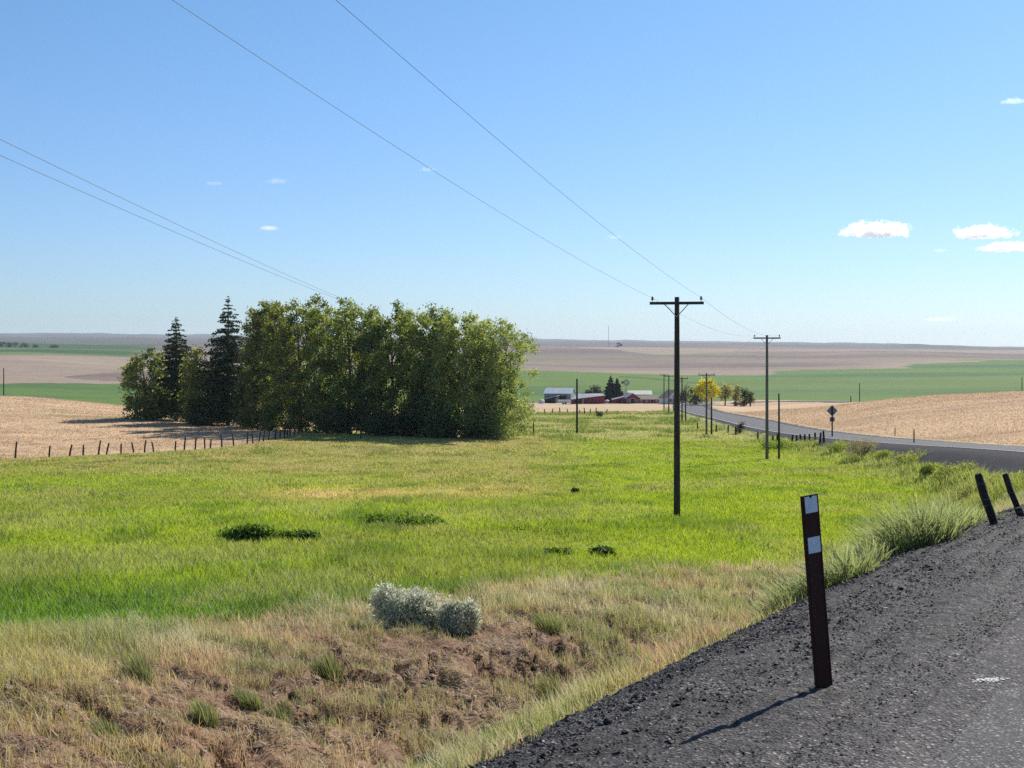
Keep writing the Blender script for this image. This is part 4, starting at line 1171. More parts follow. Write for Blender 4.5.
# ------------------------------------------------------------------ power poles and wires
POLE = {}
def power_pole(key, px, by, top, Y, arm_z=.28, arm=2.44, arm_rz=0.0, r=.15, mat='pole_wood', label='', base=None, braces=True, cross=True, name='power_pole', group='power poles leading to the farm', knob=True, lean=0.0):
    b = on(px, Y)
    H = (HY - top) / F * Y - b.z
    root = empty(name, b); tag(root, label, 'power pole', group)
    mb = MB(); n = 6
    mb.tube([(lean * H * i / n, 0, -.5 if i == 0 else H * i / n) for i in range(n + 1)], [r * (1 - .3 * i / n) for i in range(n + 1)], 12, .025)
    mb.build('pole', M[mat], root, smooth=True)
    if cross:
        ca, sa = math.cos(arm_rz), math.sin(arm_rz); za = H - arm_z; off = r * .8
        ar = MB(); ar.box((off * sa, -off * ca, 0), (arm, .11, .13), arm_rz)
        a = ar.build('crossarm', M[mat], root, loc=(lean * H, 0, za))
        if braces:
            for s in (-1, 1):
                m2 = MB(); x = s * arm * .22
                m2.tube([Vector((x * ca + (off + .07) * sa, x * sa - (off + .07) * ca, za - .05)), Vector(((off + .02) * sa, -(off + .02) * ca, za - .62))], .022, 5)
                m2.build('brace', M['steel'], root, loc=(lean * H, 0, 0))
        for s in (-1, 1):
            m2 = MB(); x = s * (arm / 2 - .12)
            c = Vector((x * ca + off * sa, x * sa - off * ca, .065))
            m2.tube([c, c + Vector((0, 0, .12))], .014, 6)
            m2.tube([c + Vector((0, 0, .08)), c + Vector((0, 0, .12)), c + Vector((0, 0, .15)), c + Vector((0, 0, .22)), c + Vector((0, 0, .245))], [.06, .065, .045, .05, .02], 8)
            m2.build('insulator', M['glass_ins'], root, loc=(lean * H, 0, za))
            POLE[key, s] = Vector((b.x + lean * H, b.y, b.z + za)) + c + Vector((0, 0, .18))
    return root
arm_a = -R(13.4)
power_pole('a', 677, 517, 297, 65.5, arm_rz=arm_a, r=.155, label='nearest tall dark power pole with crossarm, standing in the meadow')
power_pole('b', 767, 457, 335, 131, arm_rz=-R(8), r=.155, mat='grey_wood', label='second power pole with crossarm, grey wood, by the road bank')
power_pole('c', 706.5, 434, 373, 200, arm=2.3, arm_rz=0, r=.15, mat='grey_wood', label='third power pole with crossarm, in front of the yellow tree')
power_pole('d', 682, 422, 377, 262, r=.14, mat='fence_wood', label='fourth power pole, just right of the nearest dark pole', arm=2.2)
power_pole('e', 668.8, 415, 375, 330, r=.15, mat='fence_wood', label='far power pole, right one of a close pair by the farm house', arm=2.2)
power_pole('f', 664, 412, 374, 395, r=.16, mat='fence_wood', label='farthest power pole, left one of a close pair by the farm house', arm=2.2)
def plain_pole(px, Y, top, r, mat, label, lean=0.0, name='utility_pole', cat='pole', group=None):
    b = on(px, Y); H = (HY - top) / F * Y - b.z
    root = empty(name, b); tag(root, label, cat, group)
    mb = MB(); mb.tube([(0, 0, -.4), (lean * H * .5, 0, H * .5), (lean * H, 0, H)], [r, r * .92, r * .8], 10, .03)
    mb.build('pole', M[mat], root, smooth=True)
    m2 = MB(); m2.tube([(lean * H, 0, H - .02), (lean * H, 0, H + .05)], [r * .86, r * .5], 10)
    m2.build('pole_cap', M['dark_steel'], root)
plain_pole(779, 131, 394, .095, 'dark_steel', 'black bare post without crossarm beside the second power pole')
plain_pole(577, 200, 379, .15, 'post_wood', 'single dark pole without crossarm in the pasture before the red barn')
plain_pole(711.5, 200, 398, .13, 'fence_wood', 'shorter pole touching the third power pole, under the yellow tree')
plain_pole(685.6, 262, 392, .13, 'fence_wood', 'shorter pole close right of the fourth power pole')
plain_pole(673.5, 330, 396, .12, 'grey_wood', 'short grey pole hidden close to the nearest dark power pole')
plain_pole(3.7, 400, 368, .16, 'post_wood', 'lone pole at the left edge of the photo behind the stubble crest')
plain_pole(859.5, 440, 383, .13, 'post_wood', 'thin pole in the green field right of the diamond sign')
plain_pole(850.8, 440, 396, .16, 'post_wood', 'short stub post left of the thin pole in the green field')
plain_pole(1022, 430, 377, .13, 'post_wood', 'thin pole in the green field at the right edge of the photo')

def wire(a, b_, sag, r, label, name='power_wire', group='power line wires', n=28):
    a = Vector(a); b_ = Vector(b_)
    mb = MB()
    pts = []
    for i in range(n + 1):
        t = i / n
        p = a.lerp(b_, t); p.z -= 4 * sag * t * (1 - t)
        pts.append(p - a)
    mb.tube(pts, r, 6)
    o = mb.build(name, M['wire'], None, loc=a, smooth=True)
    tag(o, label, 'wire', group)
A1, A2 = POLE['a', -1], POLE['a', 1]
off = Vector((-15.6, -65.5, 0))
wire(A1, A1 + off + Vector((0, 0, 4.35)), .5, .005, 'long upper wire rising left from the nearest power pole to the top edge', n=44)
wire(A2, A2 + off + Vector((0, 0, 4.35)), .5, .005, 'long wire rising from the right end of the nearest pole crossarm', n=44)
for s, lab in ((-1, 'thin wire from the nearest to the second pole, left side'), (1, 'thin wire from the nearest to the second pole, right side')):
    wire(POLE['a', s], POLE['b', s], .6, .006, lab)
for k1, k2, w1 in (('b', 'c', 'second to the third'), ('c', 'd', 'third to the fourth')):
    for s, sd in ((-1, 'left'), (1, 'right')):
        wire(POLE[k1, s], POLE[k2, s], .6, .006, 'thin wire from the %s pole, %s side' % (w1, sd))
# the other line, coming in from the left and passing behind the grove
for y0, lab, x1 in ((137, 'upper one of the two wires running from the left edge into the grove', 360), (153, 'lower one of the two wires running from the left edge into the grove', 360)):
    Y0, Y1 = 62.0, 176.0
    a = Vector(((0 - 512) / F * Y0, Y0, (HY - y0) / F * Y0)); e = Vector(((x1 - 512) / F * Y1, Y1, (HY - 307 + (0 if y0 > 150 else 1.2)) / F * Y1))
    d = (e - a); s0 = a - d * .25
    s0.z += .2
    wire(s0, e, .4, .015, lab, n=40)

# ------------------------------------------------------------------ signs and roadside posts
b = on(832.2, 166); m = mpx(166)
sg = empty('road_sign', b, R(-8)); tag(sg, 'diamond road sign with small plate below, seen from its grey back', 'road sign')
zt = (HY - 405.5) / F * 166 - b.z
mb = MB(); mb.box((0, 0, zt / 2 - .2), (.15, .15, zt + .4)); mb.build('post', M['post_wood'], sg)
zc = (HY - 410.8) / F * 166 - b.z; hd = .64
mb = MB(); rr = .08
mb.prism([(rr, zc - hd + rr), (hd - rr, zc - rr), (hd - rr * .4, zc), (hd - rr, zc + rr), (rr, zc + hd - rr), (0, zc + hd - rr * .4), (-rr, zc + hd - rr), (-hd + rr, zc + rr), (-hd + rr * .4, zc), (-hd + rr, zc - rr), (-rr, zc - hd + rr), (0, zc - hd + rr * .4)], .08, .084)
mb.build('sign_panel', M['steel'], sg)
zp = (HY - 419.5) / F * 166 - b.z
mb = MB(); mb.box((0, .082, zp), (.56, .004, .5)); mb.build('speed_plate', M['steel'], sg)

def slim_marker(px, Y, h, label):
    b = on(px, Y); root = empty('marker_post', b); tag(root, label, 'marker post', 'far marker posts by the road')
    mb = MB(); mb.tube([(0, 0, -.2), (0, 0, h * .6), (0, 0, h)], [.06, .055, .05], 6); mb.build('post_body', M['brown_plastic'], root)
    mb = MB(); mb.box((0, -.058, h - .12), (.09, .01, .12)); mb.build('reflector', M['reflector'], root)
slim_marker(914, 132, 1.3, 'slim far marker post on the near shoulder of the road')
slim_marker(895, 172, 1.0, 'slim far marker post on the far shoulder before the stubble')

def fence(name, pts, h, r, label, wires=3, mat='fence_wood', hj=.25, lean=.12):
    o0 = pts[0]
    root = empty(name, o0); tag(root, label, 'fence')
    tops = []
    for p in pts:
        hh = h * random.uniform(1 - hj, 1 + hj); lx, ly = random.gauss(0, lean) * hh, random.gauss(0, lean) * hh
        d = p - o0
        mb = MB(); mb.tube([d + Vector((0, 0, -.3)), d + Vector((lx * .5, ly * .5, hh * .5)), d + Vector((lx, ly, hh))], [r * random.uniform(.8, 1.2), r, r * .85], 7, .06)
        mb.build('fence_post', M[mat], root)
        tops.append((d, Vector((lx, ly, hh))))
    for w in range(wires):
        f = .35 + .55 * w / max(1, wires - 1)
        mb = MB(); mb.tube([d + t * f for d, t in tops], .006, 4); mb.build('fence_wire', M['wire'], root)
fence('post_and_wire_fence', _fence_line, 1.18, .085, 'row of uneven wooden posts between the left stubble field and the meadow')
rp = [(697.5, 225), (716, 213), (728, 207), (736, 200), (758, 180), (766, 174), (772.5, 169), (777, 167), (792, 159), (796.5, 157), (801, 155), (805, 153.5), (810, 152), (815, 150.5), (820, 149), (824, 148)]
fence('post_and_wire_fence', [on(px, Y) for px, Y in rp], 1.05, .11, 'low dark posts along the road bank left of the diamond sign', wires=2, mat='post_wood', hj=.12, lean=.05)
fp = [(545, 352), (552, 352), (560, 351), (568, 350), (580, 350), (585, 349), (590, 349), (596, 348), (606, 347)]
fence('post_and_wire_fence', [on(px, Y) for px, Y in fp], 1.3, .13, 'tiny far fence posts between pasture and stubble before the farm', wires=2, mat='fence_wood')
plain_pole(533.5, 188, 423, .1, 'fence_wood', 'short wooden post in the grass right of the grove', name='fence_post', cat='fence post')
plain_pole(361, 163, 424, .09, 'fence_wood', 'short dark post at the grove edge above the meadow', name='fence_post', cat='fence post')

# ------------------------------------------------------------------ farm
FY = 548.0
fm = mpx(FY)
def fx(px): return (px - 512) * fm
def fz(py): return (HY - py) * fm
def farm_root(name, px, label, Y=FY, rz=0.0, cat='barn'):
    x = (px - 512) / F * Y
    g = hz(x, Y)
    o = empty(name, (x, Y, g), rz); tag(o, label, cat)
    return o
def gable_house(root, w, d, h, rh, wall, roof, axis='x', eave=.35, doors=(), windows=(), frame=None):
    """box walls with gable; ridge along local x or y; doors/windows: (x, z, width, height) on the front (-y) face"""
    mb = MB()
    if axis == 'x':
        P = [(-w/2, -d/2), (w/2, -d/2), (w/2, d/2), (-w/2, d/2)]
        v = [(x, y, -.6) for x, y in P] + [(x, y, h) for x, y in P] + [(-w/2, 0, h + rh), (w/2, 0, h + rh)]
        mb.poly(v, [(3, 2, 1, 0), (0, 1, 5, 4), (2, 3, 7, 6), (1, 2, 6, 9, 5), (3, 0, 4, 8, 7)])
        rf = MB(); e = eave; k = rh / (d / 2)
        for s in (-1, 1):
            y0 = s * (d/2 + e); z0 = h - e * k
            pts = [(-w/2 - e, y0, z0 + .02), (w/2 + e, y0, z0 + .02), (w/2 + e, 0, h + rh + .02), (-w/2 - e, 0, h + rh + .02)]
            pts += [(x, y, z + .14) for x, y, z in pts]
            rf.poly(pts, [(0, 1, 2, 3), (7, 6, 5, 4), (0, 4, 5, 1), (1, 5, 6, 2), (2, 6, 7, 3), (3, 7, 4, 0)])
    else:
        P = [(-w/2, -d/2), (w/2, -d/2), (w/2, d/2), (-w/2, d/2)]
        v = [(x, y, -.6) for x, y in P] + [(x, y, h) for x, y in P] + [(0, -d/2, h + rh), (0, d/2, h + rh)]
        mb.poly(v, [(3, 2, 1, 0), (1, 2, 6, 5), (3, 0, 4, 7), (0, 1, 5, 8, 4), (2, 3, 7, 9, 6)])
        rf = MB(); e = eave; k = rh / (w / 2)
        for s in (-1, 1):
            x0 = s * (w/2 + e); z0 = h - e * k
            pts = [(x0, -d/2 - e, z0 + .02), (x0, d/2 + e, z0 + .02), (0, d/2 + e, h + rh + .02), (0, -d/2 - e, h + rh + .02)]
            pts += [(x, y, z + .14) for x, y, z in pts]
            rf.poly(pts, [(0, 1, 2, 3), (7, 6, 5, 4), (0, 4, 5, 1), (1, 5, 6, 2), (2, 6, 7, 3), (3, 7, 4, 0)])
    mb.build('wall', M[wall], root); rf.build('roof', M[roof], root)
    for x, z, ww, hh in doors:
        m2 = MB(); m2.box((x, -d/2 - .05, z), (ww, .08, hh)); dd = m2.build('door', M['open_shade'], root)
        m3 = MB()
        for sx in (-1, 1): m3.box((x + sx * (ww/2 + .06), -d/2 - .06, z), (.12, .12, hh + .1))
        m3.box((x, -d/2 - .06, z + hh/2 + .08), (ww + .24, .12, .14)); m3.build('frame', M[frame or 'white_wall'], dd)
    for x, z, ww, hh in windows:
        m2 = MB(); m2.box((x, -d/2 - .04, z), (ww, .06, hh)); dd = m2.build('window', M['window'], root)
        m3 = MB()
        for sx in (-1, 1): m3.box((x + sx * (ww/2 + .06), -d/2 - .05, z), (.12, .1, hh + .24))
        for sz in (-1, 1): m3.box((x, -d/2 - .05, z + sz * (hh/2 + .06)), (ww, .1, .12))
        m3.build('frame', M['white_wall'], dd)

# grey metal shed with pale roof
g1 = farm_root('metal_shed', 560, 'grey metal shed with a pale roof at the left end of the farm', 585, R(-14), 'shed')
gable_house(g1, 10.8, 9.5, 3.6, 2.0, 'grey_wall', 'white_metal', 'x', doors=((2.2, 1.4, 3.0, 2.8),), frame='grey_metal')
g2 = farm_root('open_shed', 550.5, 'low lean-to, shade of its open front painted dark, with pale roof before the grey shed', 570, R(-14), 'shed')
mb = MB(); mb.prism([(-2.6, -.4), (2.6, -.4), (2.6, 2.6), (-2.6, 1.3)], -2.5, 2.5); mb.build('wall', M['open_shade'], g2)  # solid block, painted dark for the shade under the open roof
mb = MB(); mb.prism([(-3.0, 1.3), (3.0, 2.8), (3.0, 2.95), (-3.0, 1.45)], -2.9, 2.9); mb.build('roof', M['white_metal'], g2)
# white farm trailer in front of it
tr = farm_root('farm_trailer', 564.5, 'long white stock trailer parked in front of the grey shed', 540, R(2), 'trailer')
mb = MB(); mb.prism([(-2.4, .55), (2.2, .55), (2.4, .8), (2.4, 1.45), (2.1, 1.65), (-2.4, 1.65)], -1.0, 1.0); mb.build('body', M['white_wall'], tr)
for sx in (-.5, .45):
    m2 = MB(); m2.tube([(sx, -1.05, .35), (sx, 1.05, .35)], .36, 14); m2.build('wheel', M['dark_steel'], tr)
mb = MB(); mb.tube([(2.4, 0, .6), (3.4, 0, .5)], .06, 6); mb.build('hitch', M['dark_steel'], tr)
tk = farm_root('water_tank', 541.5, 'small white tank left of the grey metal shed', 560, 0, 'tank')
mb = MB(); mb.tube([(0, 0, .1), (0, 0, .25), (0, 0, 1.2), (0, 0, 1.45), (0, 0, 1.55)], [1.1, 1.15, 1.15, .8, .25], 16); mb.build('body', M['white_wall'], tk)
mb = MB(); mb.box((0, 0, .02), (2.0, 2.0, .2)); mb.build('base', M['grey_wall'], tk)
# long red barn with mono-pitch front
rb = farm_root('red_barn', 587.5, 'red barn with grey roof sloping down to the left', FY)
W2 = 33 * fm / 2
mb = MB(); mb.prism([(-W2, -.6), (W2, -.6), (W2, 3.2), (-W2 * .3, 2.1), (-W2, 1.75)], -4, 4); mb.build('wall', M['red_wall'], rb)
rf = MB(); rf.poly([(-W2 - .3, -4.4, 1.8), (W2 + .3, -4.4, 3.3), (W2 * .95, 4.4, 3.75), (-W2 * .55, 4.4, 3.55), (-W2 - .3, -4.4, 1.93), (W2 + .3, -4.4, 3.43), (W2 * .95, 4.4, 3.88), (-W2 * .55, 4.4, 3.68)], [(3, 2, 1, 0), (4, 5, 6, 7), (0, 1, 5, 4), (1, 2, 6, 5), (2, 3, 7, 6), (3, 0, 4, 7)]); rf.build('roof', M['grey_metal'], rb)
mb = MB(); mb.box((-1.9, -4.05, .95), (.3, .06, 2.2)); mb.build('door_trim', M['white_wall'], rb)
mb = MB(); mb.box((-4.0, -4.04, .8), (2.4, .06, 1.9)); dd = mb.build('door', M['open_shade'], rb)
tk = farm_root('grain_bin', 607, 'squat white grain bin between the red barn and spruces', FY + 2, 0, 'bin')
mb = MB(); mb.tube([(0, 0, -.2), (0, 0, 1.0)], [.85, .85], 16); mb.build('wall', M['white_metal'], tk)
mb = MB(); mb.tube([(0, 0, 1.0), (0, 0, 1.1), (0, 0, 1.5)], [.95, .9, .15], 16); mb.build('roof', M['white_wall'], tk)
# small red gabled barn
gb = farm_root('red_barn', 630, 'small red barn with gable front and white-trimmed door', FY, R(12))
gable_house(gb, 5.2, 7.0, 2.2, 1.7, 'red_wall', 'grey_metal', 'y', doors=((0.0, 1.0, 1.5, 2.0),), windows=((-1.7, 1.2, .8, .8), (1.7, 1.2, .8, .8)))
lw = farm_root('red_shed', 619, 'red lean-to shed under a pale sloping roof beside the gabled barn', FY + 1, 0, 'shed')
mb = MB(); mb.prism([(-2.4, -.5), (2.3, -.5), (2.3, 2.6), (-2.4, 1.5)], -3.0, 3.0); mb.build('wall', M['red_wall'], lw)
mb = MB(); mb.prism([(-2.8, 1.45), (2.3, 2.65), (2.3, 2.85), (-2.8, 1.65)], -3.4, 3.4); mb.build('roof', M['grey_metal'], lw)
mb = MB(); mb.box((-.2, -3.04, .8), (1.2, .06, 1.7)); mb.build('door', M['open_shade'], lw)
# long white-roofed building behind
wr = farm_root('long_shed', 639.5, 'long building with a cream white roof behind the red sheds', 575, 0, 'shed')
gable_house(wr, 9.0, 6.5, 3.2, 1.3, 'white_wall', 'cream_roof', 'x', windows=((-2, 1.6, 1.0, .9), (2, 1.6, 1.0, .9)))
# long low red shed with tan roof
ls = farm_root('red_shed', 648.5, 'long low red shed with tan roof and white window frames', FY)
gable_house(ls, 9.2, 6.0, 1.75, 1.15, 'red_wall', 'tan_roof', 'x', windows=((-3.0, 1.0, .7, .6), (-1.0, 1.0, .7, .6), (2.9, 1.0, .7, .6)), doors=((1.0, .8, 1.1, 1.5),))
# farm house
hs_ = farm_root('farm_house', 671.5, 'white farm house with a steep pitched roof behind the poles', 530, R(20), 'house')
gable_house(hs_, 7.0, 6.0, 2.4, 2.6, 'white_wall', 'tan_roof', 'y', windows=((-1.8, 1.4, .9, 1.1), (1.8, 1.4, .9, 1.1)), doors=((0, 1.0, 1.0, 2.0),))
mb = MB(); mb.box((1.6, .5, 4.4), (.6, .6, 1.8)); mb.build('chimney', M['red_wall'], hs_)
# windmill
wmx = on(626.3, 562)
wm = empty('windmill', wmx, R(-10)); tag(wm, 'small farm windmill on a thin tower behind the red barn', 'windmill')
Hw = (HY - 383) / F * 562 - wmx.z
mb = MB()
for sx, sy in ((-1, -1), (1, -1), (1, 1), (-1, 1)): mb.tube([(sx * .75, sy * .75, -.3), (sx * .08, sy * .08, Hw)], .05, 5)
for k in range(1, 6):
    f = k / 6.0; r_ = .75 * (1 - f) + .08 * f; z_ = Hw * f
    for a_, b2 in (((-r_, -r_), (r_, -r_)), ((r_, -r_), (r_, r_)), ((r_, r_), (-r_, r_)), ((-r_, r_), (-r_, -r_))): mb.tube([(*a_, z_), (*b2, z_)], .03, 4)
mb.build('tower', M['steel'], wm)
rt = MB()
for k in range(14):
    a_ = 6.283 * k / 14; ca, sa = math.cos(a_), math.sin(a_); ca2, sa2 = math.cos(a_ + .3), math.sin(a_ + .3)
    rt.poly([(ca * .3, -.5, sa * .3), (ca2 * .3, -.42, sa2 * .3), (ca2 * 1.25, -.36, sa2 * 1.25), (ca * 1.25, -.54, sa * 1.25)], [(0, 1, 2, 3)])
rt.tube([(math.cos(k * .4488) * .95, -.45, math.sin(k * .4488) * .95) for k in range(15)], .03, 4)
rt.tube([(0, -.55, 0), (0, .3, 0)], .09, 6)
rt.build('rotor', M['steel'], wm, loc=(0, 0, Hw + .2))
vn = MB(); vn.tube([(0, 0, 0), (-1.6, .2, 0)], .035, 4); vn.poly([(-.9, .1, -.3), (-1.9, .22, -.5), (-1.9, .22, .5), (-.9, .1, .3), (-.9, .13, -.3), (-1.9, .25, -.5), (-1.9, .25, .5), (-.9, .13, .3)], [(0, 1, 2, 3), (7, 6, 5, 4), (0, 4, 5, 1), (1, 5, 6, 2), (2, 6, 7, 3), (3, 7, 4, 0)])
vn.build('tail_vane', M['dark_steel'], wm, loc=(0, .1, Hw + .2))

# farm trees
def far_tree(px, Y, top, hw, cols, seed, label, group=None, prof=egg, n_cl=30, per=60, leaf=.5, name='broadleaf_tree', clr=1.0, **k):
    b = on(px, Y); H = (HY - top) / F * Y - b.z
    return broadleaf(b, H, hw * mpx(Y), prof, n_cl, per, clr, leaf, cols, seed, label, group, name=name, r0=.2, nl=5, **k)
far_tree(595, 566, 387.5, 7.5, ((.014, .02, .014), (.028, .036, .022)), 81, 'dark rounded tree left of the farm spruces', n_cl=60, clr=1.3)
far_tree(588.5, 572, 391, 4.5, ((.014, .02, .014), (.03, .04, .022)), 82, 'low dark tree at the left end of the farm trees', n_cl=34, clr=1.2)
for px, top, hw, sd, lab in ((610.7, 375.5, 9, 83, 'taller left one of the two farm spruces behind the barns'), (617, 378, 8.5, 84, 'shorter right one of the two farm spruces behind the barns')):
    b = on(px, 560); conifer(b, (HY - top) / F * 560 - b.z, hw * mpx(560), sd, lab, 'spruces at the farm', col=(.012, .02, .02), col2=(.02, .032, .03), nw=26, per=60, leaf=.7, dens=1.6)
umb = lambda s: 0.12 if s < .3 else min(1, .5 + (s - .3) * 2.5) * max(0, 1 - max(0, (s - .55) / .46) ** 2) ** .5
far_tree(707, 415, 381, 11.5, ((.34, .31, .02), (.72, .63, .04)), 85, 'bright yellow blossoming tree by the road', prof=umb, n_cl=60, per=80, leaf=.4, start=.3)
far_tree(725, 430, 384, 6.5, ((.24, .23, .11), (.38, .36, .19)), 86, 'thin pale tree right of the yellow tree', n_cl=22, fill=.3, prof=umb)
far_tree(736, 436, 386, 5, ((.22, .22, .11), (.36, .34, .19)), 87, 'small pale tree left of the dark round tree', n_cl=16, fill=.3, prof=umb)
far_tree(743.5, 440, 388.5, 5, ((.02, .032, .022), (.045, .06, .036)), 88, 'dark round tree right of the yellow tree', n_cl=26)
far_tree(750.5, 436, 392, 2.6, ((.06, .06, .03), (.12, .12, .06)), 89, 'small slim tree at the right end beside the dark round one', n_cl=10, prof=umb)
far_tree(696, 424, 388, 7, ((.05, .075, .02), (.10, .13, .04)), 92, 'green tree tucked against the left side of the yellow tree', n_cl=24)
far_tree(684, 450, 387, 5, ((.10, .09, .06), (.18, .16, .11)), 90, 'brownish thin tree behind the fourth power pole', n_cl=16, fill=.3)
far_tree(677, 470, 391, 4, ((.09, .085, .055), (.16, .15, .10)), 91, 'small brownish tree beside the farm house', n_cl=14, fill=.3)
for px, Y, w_, h_, sd, lab in ((3, 2600, 5, 5, 95, 'leftmost dark tree clump on the distant green ridge'), (13, 2600, 5, 6, 96, 'largest dark tree clump on the distant green ridge'), (24, 2600, 4, 4, 97, 'third dark tree clump on the distant green ridge'), (53, 2550, 4, 3, 98, 'small separate dark tree clump on the distant green ridge'), (36, 2580, 2.5, 2.5, 99, 'tiny dark tree between the distant clumps')):
    b = on(px, Y); m = mpx(Y)
    broadleaf(b, h_ * m, w_ * m, egg, 14, 60, 2.8, 1.6, ((.02, .035, .018), (.045, .065, .03)), sd, lab, 'distant trees on the left ridge', r0=.4, nl=4)
b = on(618.5, 2950); broadleaf(b, 9, 7, egg, 10, 50, 2.4, 1.5, ((.02, .03, .02), (.04, .05, .03)), 101, 'tiny dark tree beside the distant radio mast', r0=.3, nl=4)

# radio mast on the far ridge
b = on(608.5, 3000)
ms = empty('radio_mast', b); tag(ms, 'thin radio mast on the distant ridge above the farm', 'mast')
Hm2 = (HY - 326) / F * 3000 - b.z
mb = MB()
for k in range(3):
    a_ = 2.094 * k; mb.tube([(math.cos(a_) * .45, math.sin(a_) * .45, -1), (math.cos(a_) * .45, math.sin(a_) * .45, Hm2)], .13, 4)
for i in range(26):
    z0, z1 = Hm2 * i / 26, Hm2 * (i + 1) / 26
    for k in range(3):
        a_, b2 = 2.094 * k, 2.094 * (k + 1)
        mb.tube([(math.cos(a_) * .45, math.sin(a_) * .45, z0), (math.cos(b2) * .45, math.sin(b2) * .45, z1)], .07, 3)
mb.build('tower', M['steel'], ms)
for k in range(3):
    a_ = 2.094 * k + .5; mb = MB(); mb.tube([(math.cos(a_) * .4, math.sin(a_) * .4, Hm2 * .9), (math.cos(a_) * 22, math.sin(a_) * 22, 0)], .02, 3); mb.build('guy_wire', M['wire'], ms)

# ------------------------------------------------------------------ stones and the white paint scrap on the shoulder
def stone(px, py, r, mat, label, seed, sc=(1, .8, .6), group='loose stones on the gravel'):
    random.seed(seed)
    b = at(px, py); mb = MB(); mb.ball((0, 0, 0), r, 9, 6, sc, .2)
    o = mb.build('stone', M[mat], None, loc=(b.x, b.y, b.z + r * .3), rot=(0, 0, seed)); tag(o, label, 'stone', group)
stone(608, 723, .035, 'stone', 'black stone near the grass edge of the gravel', 1)
stone(553, 746, .024, 'pale_stone', 'pale tan stone on the black gravel near the bottom edge', 2)
stone(750, 627, .03, 'pale_stone', 'pale flat stone left of the marker post on the gravel', 3, (1.6, .8, .3))
stone(724, 668, .03, 'stone', 'dark stone between the pale flat stone and grass edge', 4)
stone(886, 609, .022, 'pale_stone', 'small pale stone high on the gravel right of the marker post', 5, (1.4, .8, .4))
stone(425, 764, .11, 'stone', 'large dark rock at the grass edge, cut by the bottom of the photo', 6, (1.5, .8, .6))
stone(516, 742, .03, 'stone', 'dark stone at the tip of the gravel by the dry grass', 7)
stone(916, 727, .02, 'stone', 'black chip on the smooth gravel right of the marker post', 8, (1.6, .8, .4))
b = at(990, 686)
mb = MB()
for i in range(150):
    a_ = random.gauss(0, .055); c_ = random.gauss(0, .010); r_ = random.uniform(.002, .010)
    d = .883 * a_; 
    pts = [(a_ * .9 + math.cos(k * 1.05) * r_ * random.uniform(.6, 1.5), c_ * 2 + a_ * .2 + math.sin(k * 1.05) * r_ * random.uniform(.6, 1.3), i * .00006) for k in range(6)]
    mb.poly(pts, [(0, 1, 2, 3, 4, 5)])
o = mb.build('road_marking', M['white_paint'], None, loc=(b.x, b.y, b.z + .034)); tag(o, 'worn scrap of white paint at the pavement edge', kind='structure')

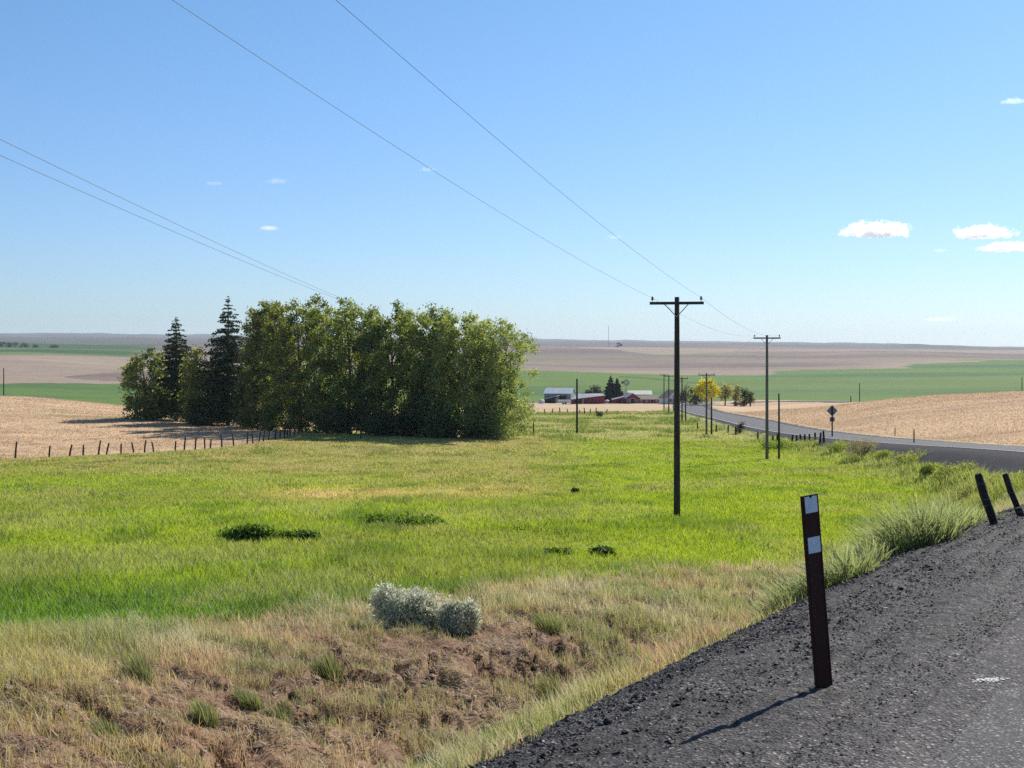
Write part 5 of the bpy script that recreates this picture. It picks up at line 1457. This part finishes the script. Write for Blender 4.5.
# ------------------------------------------------------------------ clouds
def cloud_mat(name, dens):
    m, N, L = new_mat(name)
    out = N.new('ShaderNodeOutputMaterial')
    v = N.new('ShaderNodeVolumePrincipled'); v.inputs['Color'].default_value = (1, 1, 1, 1); v.inputs['Anisotropy'].default_value = .5
    tc = N.new('ShaderNodeTexCoord')
    no = N.new('ShaderNodeTexNoise'); no.inputs['Scale'].default_value = 3.0; no.inputs['Detail'].default_value = 5; no.inputs['Roughness'].default_value = .6
    mp = N.new('ShaderNodeMapping'); mp.inputs['Scale'].default_value = (1.5, 1, .45)
    oi = N.new('ShaderNodeObjectInfo'); mp2 = N.new('ShaderNodeVectorMath'); mp2.operation = 'ADD'
    L.new(tc.outputs['Object'], mp.inputs['Vector']); L.new(mp.outputs[0], mp2.inputs[0]); L.new(oi.outputs['Location'], mp2.inputs[1])
    L.new(mp2.outputs[0], no.inputs['Vector'])
    sx = N.new('ShaderNodeSeparateXYZ'); L.new(tc.outputs['Object'], sx.inputs[0])
    ng = N.new('ShaderNodeMath'); ng.operation = 'MULTIPLY'; ng.inputs[1].default_value = -2.4; L.new(sx.outputs['Z'], ng.inputs[0])
    mxz = N.new('ShaderNodeMath'); mxz.operation = 'MAXIMUM'; L.new(sx.outputs['Z'], mxz.inputs[0]); L.new(ng.outputs[0], mxz.inputs[1])
    cx = N.new('ShaderNodeCombineXYZ'); L.new(sx.outputs['X'], cx.inputs[0]); L.new(sx.outputs['Y'], cx.inputs[1]); L.new(mxz.outputs[0], cx.inputs[2])
    ln = N.new('ShaderNodeVectorMath'); ln.operation = 'LENGTH'; L.new(cx.outputs[0], ln.inputs[0])
    fall = N.new('ShaderNodeMapRange'); fall.inputs['From Min'].default_value = .1; fall.inputs['From Max'].default_value = 1.0; fall.inputs['To Min'].default_value = .12; fall.inputs['To Max'].default_value = -1.05
    L.new(ln.outputs['Value'], fall.inputs['Value'])
    ad = N.new('ShaderNodeMath'); ad.operation = 'ADD'; n2x = N.new('ShaderNodeMath'); n2x.operation = 'MULTIPLY'; n2x.inputs[1].default_value = 2.2; L.new(no.outputs['Fac'], n2x.inputs[0]); L.new(n2x.outputs[0], ad.inputs[0]); L.new(fall.outputs[0], ad.inputs[1])
    mr = N.new('ShaderNodeMapRange'); mr.inputs['From Min'].default_value = .5; mr.inputs['From Max'].default_value = .72; mr.inputs['To Min'].default_value = 0; mr.inputs['To Max'].default_value = dens
    L.new(ad.outputs[0], mr.inputs['Value']); L.new(mr.outputs[0], v.inputs['Density'])
    L.new(v.outputs[0], out.inputs['Volume'])
    return m
CM = cloud_mat('cumulus', .02); CW = cloud_mat('wisp', .004)
def cloud(px, py, w, h, mat, label):
    Y = 9000.0; s = Y / F
    mb = MB(); mb.ball((0, 0, 0), 1.0, 20, 12)
    o = mb.build('cloud', mat, None, loc=((px - 512) * s, Y, (HY - py) * s))
    o.scale = (w / 2 * s, w / 3 * s, h / 2 * s)
    tag(o, label, 'cloud', 'small clouds in the blue sky')
cloud(877, 233, 104, 34, CM, 'flat white cumulus cloud alone above the second power pole side')
cloud(984, 235, 84, 28, CM, 'white cumulus, upper one of the pair at the right edge')
cloud(1006, 249, 80, 20, CM, 'white cumulus, lower one of the pair at the right edge')
cloud(940, 251, 24, 8, CW, 'tiny faint cloud left of the pair at the right edge')
cloud(269, 229, 26, 10, CM, 'tiny white cloud highest above the dark grove trees')
cloud(214, 184, 30, 8, CW, 'faint wisp of cloud left in the sky between the wires')
cloud(277, 182, 34, 12, CW, 'very faint wisp right of the wisp at left in the sky')
cloud(428, 170, 26, 9, CW, 'faint small cloud under the upper wires in mid sky')
cloud(615, 238, 26, 8, CW, 'faint small cloud left above the nearest power pole')
cloud(1014, 102, 44, 12, CW, 'faint cloud high at the right edge of the sky')
cloud(940, 320, 50, 9, CW, 'faint low streak of cloud near the right horizon')

# ------------------------------------------------------------------ haze
hzm, N, L = new_mat('haze_air')
out = N.new('ShaderNodeOutputMaterial'); v = N.new('ShaderNodeVolumePrincipled')
v.inputs['Color'].default_value = (0.70, 0.83, 1.0, 1); v.inputs['Density'].default_value = 4.4e-5; v.inputs['Anisotropy'].default_value = .2
L.new(v.outputs[0], out.inputs['Volume'])
mb = MB(); mb.box((0, 5500, 12), (24000, 11400, 150))
hb = mb.build('haze', hzm); tag(hb, 'thin blue summer haze over the far fields', kind='stuff')
